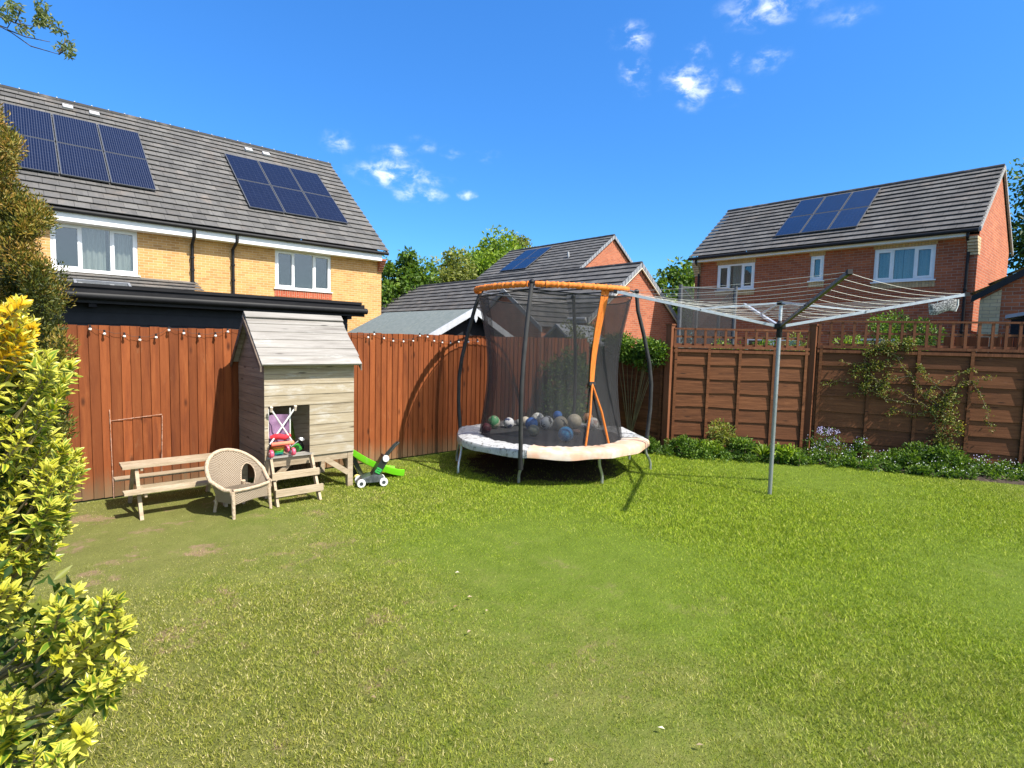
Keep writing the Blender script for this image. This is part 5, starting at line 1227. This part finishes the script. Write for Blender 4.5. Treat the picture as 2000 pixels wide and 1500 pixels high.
c = bp(1490, 901); t_ = thing('strap_leaved_plant', 'fountain of long strap leaves beside the clothes line pole', 'plant', (c.x, c.y, 0), 'plants in the flower bed')
q = MB()
for i in range(52):
    a = random.random()*6.28; L = random.uniform(.28, .48); lean = random.uniform(.25, 1.0); d = Vector((math.cos(a), math.sin(a), 0)); s_ = Vector((-d.y, d.x, 0)); vs = []
    for j in range(7):
        k = j/6; w = .012*(1-k**2)+.001; p = c + d*(L*lean*k) + Vector((0, 0, .03+L*(1.15*k-(.35+.5*lean)*k*k))); vs += [p-s_*w, p+Vector((0, 0, -.003)), p+s_*w]
    q.add(vs, [(j*3+i2, j*3+i2+1, (j+1)*3+i2+1, (j+1)*3+i2) for j in range(6) for i2 in range(2)])
q.build('leaf_blades', G_LIME, t_)
def flowers(parent, pts, mat_, size, n, rad):
    P, v = cloud(pts, n, rad, .6); P[:, 2] += .04
    PP = np.repeat(P, 5, 0); a = np.tile(np.arange(5)*2*np.pi/5, n)+np.repeat(rng.random(n)*6, 5); up_ = unit(rng.normal(size=(n, 3))*.5+np.array([-.5, -.6, .7]))
    e1 = unit(np.cross(up_, np.array([.3, .1, 1.]))); e2 = np.cross(up_, e1); D = np.repeat(e1, 5, 0)*np.cos(a)[:, None]+np.repeat(e2, 5, 0)*np.sin(a)[:, None]
    leaves('blossom', PP, D, size, size*.8, mat_, parent, N=np.repeat(up_, 5, 0), fold=.05)
t_ = clump(1618, 902, .13, .50, 650, .032, G_MID, 'lilac_flower', 'tall lilac flowered plant against the fence right of the middle post', 'flower', flat=1.)
c = bp(1618, 902); flowers(t_, [(c.x+random.uniform(-.15, .15), c.y+random.uniform(-.15, .15), random.uniform(.28, .50)) for _ in range(14)], FLL, .009, 200, .06)
gcs = []
for i in range(230):
    px = random.uniform(1572, 2080); lo_ = np.interp(px, [1572, 1700, 1850, 2000, 2080], [909, 921, 935, 944, 950]); hi_ = np.interp(px, [1572, 1700, 1850, 2000], [894, 902, 913, 925])
    f = random.random(); c = bp(px, lo_+(hi_-lo_)*f); gcs.append((c.x, c.y, .02+.24*random.random()*(.3+.7*f)*(.45+.75*abs(math.sin(px/37.)))*(1.25 if 1585 < px < 1680 else 1)))
P, v = cloud(gcs, 12500, .08, .8); P[:, 2] = np.maximum(P[:, 2], .02)
leaves('ground_cover', P, unit(v)+rng.normal(size=(len(P), 3))*.6+np.array([0, 0, .35]), .040*(.6+.8*rng.random(len(P))), .025, G_MID, rnd=np.clip(.45+.24*rng.normal(size=len(P))+.3*v[:, 2]/.1, 0, 1), kind='stuff')
t_ = thing('white_flowers', 'scatter of small white and lilac flowers over the ground cover by the right fence', 'flowers', (10.3, 1.5, 0))
flowers(t_, [(x, y, z+.04) for x, y, z in gcs], FLW, .008, 420, .10); flowers(t_, [(x, y, z+.05) for x, y, z in gcs if z > .15], FLL, .008, 150, .10)
gl = []
for i in range(110):
    px = random.uniform(1245, 1580); lo_ = np.interp(px, [1245, 1400, 1580], [886, 902, 912]); f = random.random(); c = bp(px, lo_-f*14); gl.append((c.x, c.y, .02+.16*random.random()*(.4+.6*f)))
P, v = cloud(gl, 5000, .075, .7); P[:, 2] = np.maximum(P[:, 2], .02)
leaves('ground_cover', P, unit(v)+rng.normal(size=(len(P), 3))*.6+np.array([0, 0, .35]), .038*(.6+.8*rng.random(len(P))), .024, G_MID, rnd=np.clip(.5+.24*rng.normal(size=len(P)), 0, 1), kind='stuff')
clump(1850, 922, .15, .42, 1800, .045, G_MID, 'bedding_plant', 'dense green plant at the foot of the climbing rose')
clump(1762, 915, .19, .38, 2200, .045, G_MID, 'bedding_plant', 'broad green clump left of the foot of the climbing rose')

# climbing rose on the fence
cl = thing('climbing_rose', 'straggly climbing rose trained over the brown fence and trellis at right', 'climber', (10.2, 2.05, 0))
dF = (P3-P2).normalized(); nF = Vector((-dF.y, dF.x, 0)); nF = nF if nF.dot(-P2) > 0 else -nF
def onf(px, py, o=.07):
    d = FW + RT*((px-1000)/1090) - UP*((py-750)/1090); t_ = (P2-Vector((0, 0, CAMH))+nF*o).dot(nF)/d.dot(nF); return Vector((0, 0, CAMH)) + d*t_
SH = [[(1850, 905), (1838, 860), (1845, 800), (1850, 770), (1880, 745), (1940, 738)], [(1838, 870), (1820, 800), (1770, 770), (1720, 755), (1640, 745), (1605, 752)], [(1845, 810), (1800, 770), (1780, 735), (1750, 700), (1720, 680), (1700, 670)],
      [(1845, 790), (1860, 760), (1900, 745), (1925, 790), (1935, 840)], [(1720, 752), (1690, 720), (1640, 705)], [(1780, 735), (1740, 740), (1700, 765), (1660, 770)], [(1850, 770), (1820, 745), (1800, 725), (1795, 715)],
      [(1760, 700), (1740, 690), (1720, 672), (1765, 668)], [(1845, 800), (1790, 810), (1745, 800), (1735, 808)], [(1845, 840), (1860, 800), (1868, 770)], [(1700, 765), (1690, 730), (1690, 690), (1730, 665)], [(1845, 800), (1805, 765), (1870, 730), (1905, 720)], [(1700, 760), (1730, 780), (1790, 790), (1830, 800)]]
q = MB(); cpts = []; wts = []
for s_ in SH:
    p = [onf(x, y, .05+.05*random.random()) for x, y in s_]; fine = []
    for a, b in zip(p[:-1], p[1:]):
        for j in range(6): fine.append(a.lerp(b, j/6) + Vector((random.uniform(-.012, .012), random.uniform(-.012, .012), random.uniform(-.015, .015))))
    fine.append(p[-1]); q.tube(fine, [.008*(1-.7*i/len(fine)) for i in range(len(fine))], 5)
    cpts += [tuple(f) for f in fine[4:]]
q.build('stem', STEMG, cl)
dense = [tuple(onf(1846+random.uniform(-26, 26), y, .08+.08*random.random())) for y in range(770, 905, 5)] + [tuple(onf(1700+random.uniform(-35, 40), 735+random.uniform(-25, 35), .08)) for _ in range(16)] + [tuple(onf(1735+random.uniform(-40, 45), 676+random.uniform(-10, 12), .07)) for _ in range(12)]
P, v = cloud(cpts, 1500, .05, 1); P2_, v2 = cloud(dense, 2600, .085, 1); P = np.concatenate([P, P2_]); v = np.concatenate([v, v2])
out = np.array(nF); 
leaves('foliage', P, v*4+rng.normal(size=v.shape)*.6+out*.4+np.array([0, 0, -.1]), .034*(.6+.8*rng.random(len(P))), .022, G_BRZ, cl, rnd=np.clip(rng.normal(.5, .28, len(P)), 0, 1))
# shrubs behind the trellis
c = at(1765, 640, 11.6)
shrub('tall_shrub', 'tall bushy green shrub growing behind the trellis in front of the red house', 'shrub', [(c.x+random.uniform(-.35, .35), c.y+random.uniform(-.5, .5), random.uniform(.6, 2.5)) for _ in range(40)], .22, 5200, .06, G_MID, stem_to=(c.x, c.y, 0))
c = at(1450, 700, 11.0)
for i, (px, dd, hgt, mt_, lb) in enumerate([(1425, 11.2, 1.75, G_LIME, 'light green shrub behind the first trellis panel'), (1545, 11., 1.95, G_PALE, 'pale green shrub behind the trellis left of the middle post'), (1655, 11.2, 1.95, G_LIME, 'yellow green shrub behind the trellis right of the middle post'), (1480, 12, 1.85, G_MID, 'mid green shrub in the next garden near the clothes line pole')]):
    c = at(px, 700, dd); shrub('shrub', lb, 'shrub', [(c.x+random.uniform(-.3, .3), c.y+random.uniform(-.3, .3), random.uniform(.4, hgt)) for _ in range(20)], .2, 1800, .06, mt_, stem_to=(c.x, c.y, 0), group='shrubs in the next garden')
c = at(1150, 640, 12.5); shrub('shrub', 'pale shrub beyond the fence corner seen through the trampoline net', 'shrub', [(c.x+random.uniform(-.4, .4), c.y+random.uniform(-.4, .4), random.uniform(.6, 2.15)) for _ in range(24)], .22, 2200, .06, G_PALE, stem_to=(c.x, c.y, 0), group='shrubs in the next garden')

# conifer on the left
cn = thing('conifer', 'dense bronze and green conifer standing at the left edge by the fence', 'tree', tuple(at(-45, 1000, 4.3).xy) + (0,))
cl_ = []; outline = [(215, 4), (290, 40), (330, 30), (370, 60), (410, 95), (470, 82), (540, 118), (600, 128), (660, 138), (720, 132), (790, 142), (850, 128), (900, 100)]
for i in range(520):
    y = random.uniform(205, 950); xr = np.interp(y, [o[0] for o in outline], [o[1] for o in outline]) + 13*math.sin(y/21.)+7*math.sin(y/8.3); dd = random.uniform(3.9, 4.8)
    x = xr - 22 - abs(random.gauss(0, .45))*150; r = random.uniform(.045, .12); cl_.append(tuple(at(x, y, dd)) + (r,))
cs_ = np.array(cl_); idx = rng.integers(0, len(cs_), 90000); v = unit(rng.normal(size=(90000, 3)))*(rng.random(90000)**.4)[:, None]*cs_[idx, 3:4]; v[:, 2] *= 1.2
P = cs_[idx, :3]+v; D = unit(v)*.8 + np.array([0, 0, .7]) + rng.normal(size=P.shape)*.45; tone = np.repeat(rng.random(len(cs_))[None], 1, 0)[0][idx]
hgt = np.clip((P[:, 2]-1.5)/1.7, 0, 1)
CON = leaf_mat('conifer sprays', [(0, (.022, .030, .005)), (.35, (.075, .09, .010)), (.6, (.19, .165, .020)), (.82, (.27, .165, .027)), (1, (.34, .175, .04))], .15)
leaves('foliage', P, D, .020+.024*rng.random(len(P)), .011, CON, cn, rnd=np.clip(.36+.66*(tone-.5)+.24*hgt+.13*rng.normal(size=len(P)), 0, 1))
q = MB(); b_ = Vector(cn.location); q.tube([b_, b_+Vector((.02, 0, 1.5)), b_+Vector((0, .02, 3.3))], [.09, .06, .015], 8); q.build('trunk', BARK, cn)

# variegated shrub in the foreground
m = bpy.data.materials.new('variegated leaf'); m.use_nodes = True; t = NT(m.node_tree); b = t.n['Principled BSDF']
u, v_, _ = t.sep(t.new('ShaderNodeUVMap', uv_map='uv').outputs[0]); r = t.attr('rnd'); yl = t.attr('yellow')
e = t.math('ABSOLUTE', t.math('SUBTRACT', u, .5)); p = t.pos()
e = t.math('ADD', e, t.math('MULTIPLY', t.math('SUBTRACT', t.noise(p, 55, 3, .7), .5), .34))
e = t.math('ADD', e, t.math('MULTIPLY', t.math('SUBTRACT', yl, .5), .62))
edge = t.ss(e, .08, .36)
green = t.mix(r, (.075, .15, .012), (.21, .31, .025)); yel = t.mix(r, (.50, .47, .028), (.68, .64, .13)); yel = t.mix(t.ss(yl, .93, 1.0), yel, (.72, .47, .022))
col = t.mix(edge, green, yel)
t.put(b.inputs['Base Color'], col); b.inputs['Roughness'].default_value = .34; b.inputs['Specular IOR Level'].default_value = .45
tr = t.new('ShaderNodeBsdfTranslucent'); t.put(tr.inputs[0], t.mix(1., col, (1.1, 1.1, .5), 'MULTIPLY')); x = t.new('ShaderNodeMixShader'); x.inputs[0].default_value = .3
t.l.new(b.outputs[0], x.inputs[1]); t.l.new(tr.outputs[0], x.inputs[2]); t.l.new(x.outputs[0], t.n['Material Output'].inputs[0]); VAR = m
vb = thing('variegated_shrub', 'large yellow and green variegated shrub filling the left foreground', 'shrub', tuple(at(-330, 1100, 1.9).xy) + (0,))
root = Vector(vb.location)
UPY = [(575, 60), (620, 78), (680, 85), (705, 140), (770, 146), (800, 108), (850, 120), (880, 165), (930, 180), (960, 150), (1010, 150), (1060, 120), (1110, 62)]
LOY = [(1115, 55), (1150, 85), (1150, 240), (1190, 265), (1215, 292), (1260, 250), (1310, 298), (1345, 270), (1370, 200), (1420, 200), (1450, 190), (1500, 175), (1620, 140)]
tips = []
for i in range(300):
    y = random.uniform(590, 1120); xr = np.interp(y, [o[0] for o in UPY], [o[1] for o in UPY]); dd = random.uniform(1.62, 2.1)
    x = xr - 20 + random.gauss(0, 9) - abs(random.gauss(0, .5))*190; tips.append((at(x, y, dd), y))
for y in (600, 640, 690, 712, 745, 790, 850, 885, 925, 945, 985, 1040):
    xr = np.interp(y, [o[0] for o in UPY], [o[1] for o in UPY]); tips.append((at(xr-18, y, random.uniform(1.7, 1.85)), y))
for i in range(48):
    y = random.uniform(1150, 1660); xr = np.interp(y, [o[0] for o in LOY], [o[1] for o in LOY]); dd = random.uniform(1.25, 1.6)
    x = xr - 50 + random.gauss(0, 12) - abs(random.gauss(0, .7))*200; tips.append((at(x, y, dd), y))
for x, y in ((215, 1165), (262, 1215), (280, 1305), (238, 1170), (250, 1300), (205, 1260), (165, 1225), (130, 1190), (185, 1330), (225, 1345), (120, 1290), (95, 1230), (175, 1425), (130, 1400), (150, 1470), (60, 1160), (30, 1150)):
    tips.append((at(x-8, y+4, random.uniform(1.28, 1.4)), y))
Vv, Ff, Uu, Rr, Yy = [], [], [], [], []; q = MB(); nv = 0
NL, NW = 6, 4
for (tp_, y) in tips:
    out = (tp_ - Vector((root.x, root.y, tp_.z-.25))); out.normalize(); ax = (out*.75 + Vector((0, 0, .75)) + Vector((random.gauss(0, .2), random.gauss(0, .2), random.gauss(0, .15)))).normalized()
    e1 = ax.orthogonal().normalized(); e2 = ax.cross(e1); yb = random.uniform(.30, .72) + (.30 if y < 690 else 0) + (.10 if 1120 < y < 1260 else 0)
    stem = [tp_ - ax*.16 - out*.05 + Vector((0, 0, -.02)), tp_-ax*.08, tp_]; q.tube(stem, [.0035, .0028, .002], 5)
    nl = random.randint(16, 23); sc = random.uniform(.72, 1.2)
    for k in range(nl):
        f = k/nl; s_ = -.13*f**1.15; a = k*2.4+random.uniform(-.3, .3); op = .28 + .85*f + random.uniform(-.15, .2)
        base = tp_ + ax*(s_+.004); d = (ax*math.cos(op) + (e1*math.cos(a)+e2*math.sin(a))*math.sin(op)).normalized()
        L = sc*(.027+.016*min(1, f*2.2))*random.uniform(.85, 1.15); W_ = L*random.uniform(.30, .46); sd_ = d.cross(ax); 
        if sd_.length < .05: sd_ = e1.copy()
        sd_.normalize(); nn = sd_.cross(d); curl = random.uniform(.1, .45); twist = random.uniform(-.3, .3); rr_ = random.random(); yy_ = min(1 if y < 700 or random.random() < .04 else .9, max(0, yb + random.gauss(0, .14) + .15*(1-f)))
        for i in range(NL+1):
            uu_ = i/NL; w = W_*.5*(math.sin(math.pi*min(1, uu_*.93+.04)**.85))**.8
            c = base + d*(L*uu_) - nn*(L*curl*uu_*uu_)
            for j in range(NW+1):
                vv_ = j/NW*2-1; Vv.append(c + sd_*(w*vv_) + nn*(abs(vv_)*w*.35 + twist*w*vv_*uu_ + .0012*math.sin(uu_*14+j*3)))
        for i in range(NL):
            for j in range(NW):
                a_ = nv+i*(NW+1)+j; Ff.append((a_, a_+1, a_+NW+2, a_+NW+1)); Rr.append(rr_); Yy.append(yy_)
                for (ii, jj) in ((i, j), (i, j+1), (i+1, j+1), (i+1, j)): Uu.append((jj/NW, ii/NL))
        nv += (NL+1)*(NW+1)
np_mesh('foliage', np.array(Vv), np.array(Ff), VAR, vb, rnd=np.array(Rr), uv=np.array(Uu), extra={'yellow': np.array(Yy)}, smooth=True)
for (tp_, y) in tips[::3]:
    s_ = Vector((root.x+random.uniform(-.1, .1), root.y+random.uniform(-.1, .1), tp_.z*.35)); p = tp_ - (tp_-Vector((root.x, root.y, tp_.z-.25))).normalized()*.17 - Vector((0, 0, .09)); q.tube([s_, s_.lerp(p, .5)+Vector((0, 0, -.08)), p], [.011, .007, .0035], 6)
for k in range(6): q.tube([root+Vector((random.uniform(-.1, .1), random.uniform(-.1, .1), -.02)), root+Vector((random.uniform(-.1, .1), random.uniform(-.1, .1), .8))], [.02, .012], 6)
q.build('stem', STEMG, vb)
# inner leaves of the same shrub
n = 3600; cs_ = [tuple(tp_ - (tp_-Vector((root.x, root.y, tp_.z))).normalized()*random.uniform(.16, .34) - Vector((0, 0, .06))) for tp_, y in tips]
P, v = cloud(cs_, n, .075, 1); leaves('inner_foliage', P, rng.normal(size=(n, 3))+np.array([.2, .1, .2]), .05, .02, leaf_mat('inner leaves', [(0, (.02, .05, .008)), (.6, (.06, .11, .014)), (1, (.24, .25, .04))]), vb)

# overhanging twigs at the top left
br = thing('overhanging_branch', 'thin leafy branch reaching into the sky at the top left corner', 'branch', tuple(at(-150, 60, 5.0)))
TW = [[(-150, 20), (-20, 25), (30, 45), (70, 52)], [(-150, 40), (0, 52), (20, 62), (60, 90), (115, 106)], [(15, 58), (50, 72), (98, 82)], [(0, 50), (14, 55), (22, 42)], [(30, 45), (40, 20), (22, 8)], [(70, 50), (80, 25), (74, 4)], [(72, 48), (95, 42), (122, 60)], [(38, 42), (55, 62)], [(115, 106), (130, 96), (145, 104)], [(115, 104), (128, 80), (138, 82)], [(-20, 30), (0, 20), (10, 8)]]
q = MB(); lp = []
for s_ in TW:
    p = [at(x, y, 5.0+random.uniform(-.1, .1)) for x, y in s_]; q.tube(p, [.010 if s_[0][0] < -100 else .006]+[.005]*(len(p)-2)+[.0025], 6)
for (x, y, r, n) in ((28, 22, 18, 70), (22, 12, 12, 45), (40, 52, 12, 30), (55, 60, 9, 22), (78, 36, 16, 130), (80, 12, 14, 60), (90, 40, 14, 60), (110, 53, 12, 35), (122, 60, 6, 10), (132, 90, 14, 75), (138, 104, 9, 32), (112, 90, 8, 16), (2, 25, 12, 36), (12, 35, 8, 20), (-40, 20, 30, 80)):
    for k in range(n): a = random.random()*6.28; rr_ = r*random.random()**.5; lp.append(tuple(at(x+rr_*math.cos(a), y+rr_*math.sin(a), 5.0+random.uniform(-.12, .12))))
q.build('twig', M('dark twig', (.05, .045, .04), (.09, .08, .07), rough=.9), br)
lp = np.array(lp); leaves('foliage', lp, rng.normal(size=lp.shape)+np.array([.3, 0, -.3]), .034+.02*rng.random(len(lp)), .018, leaf_mat('grey green leaves', [(0, (.06, .09, .03)), (.5, (.14, .19, .06)), (1, (.30, .32, .16))], .4), br)
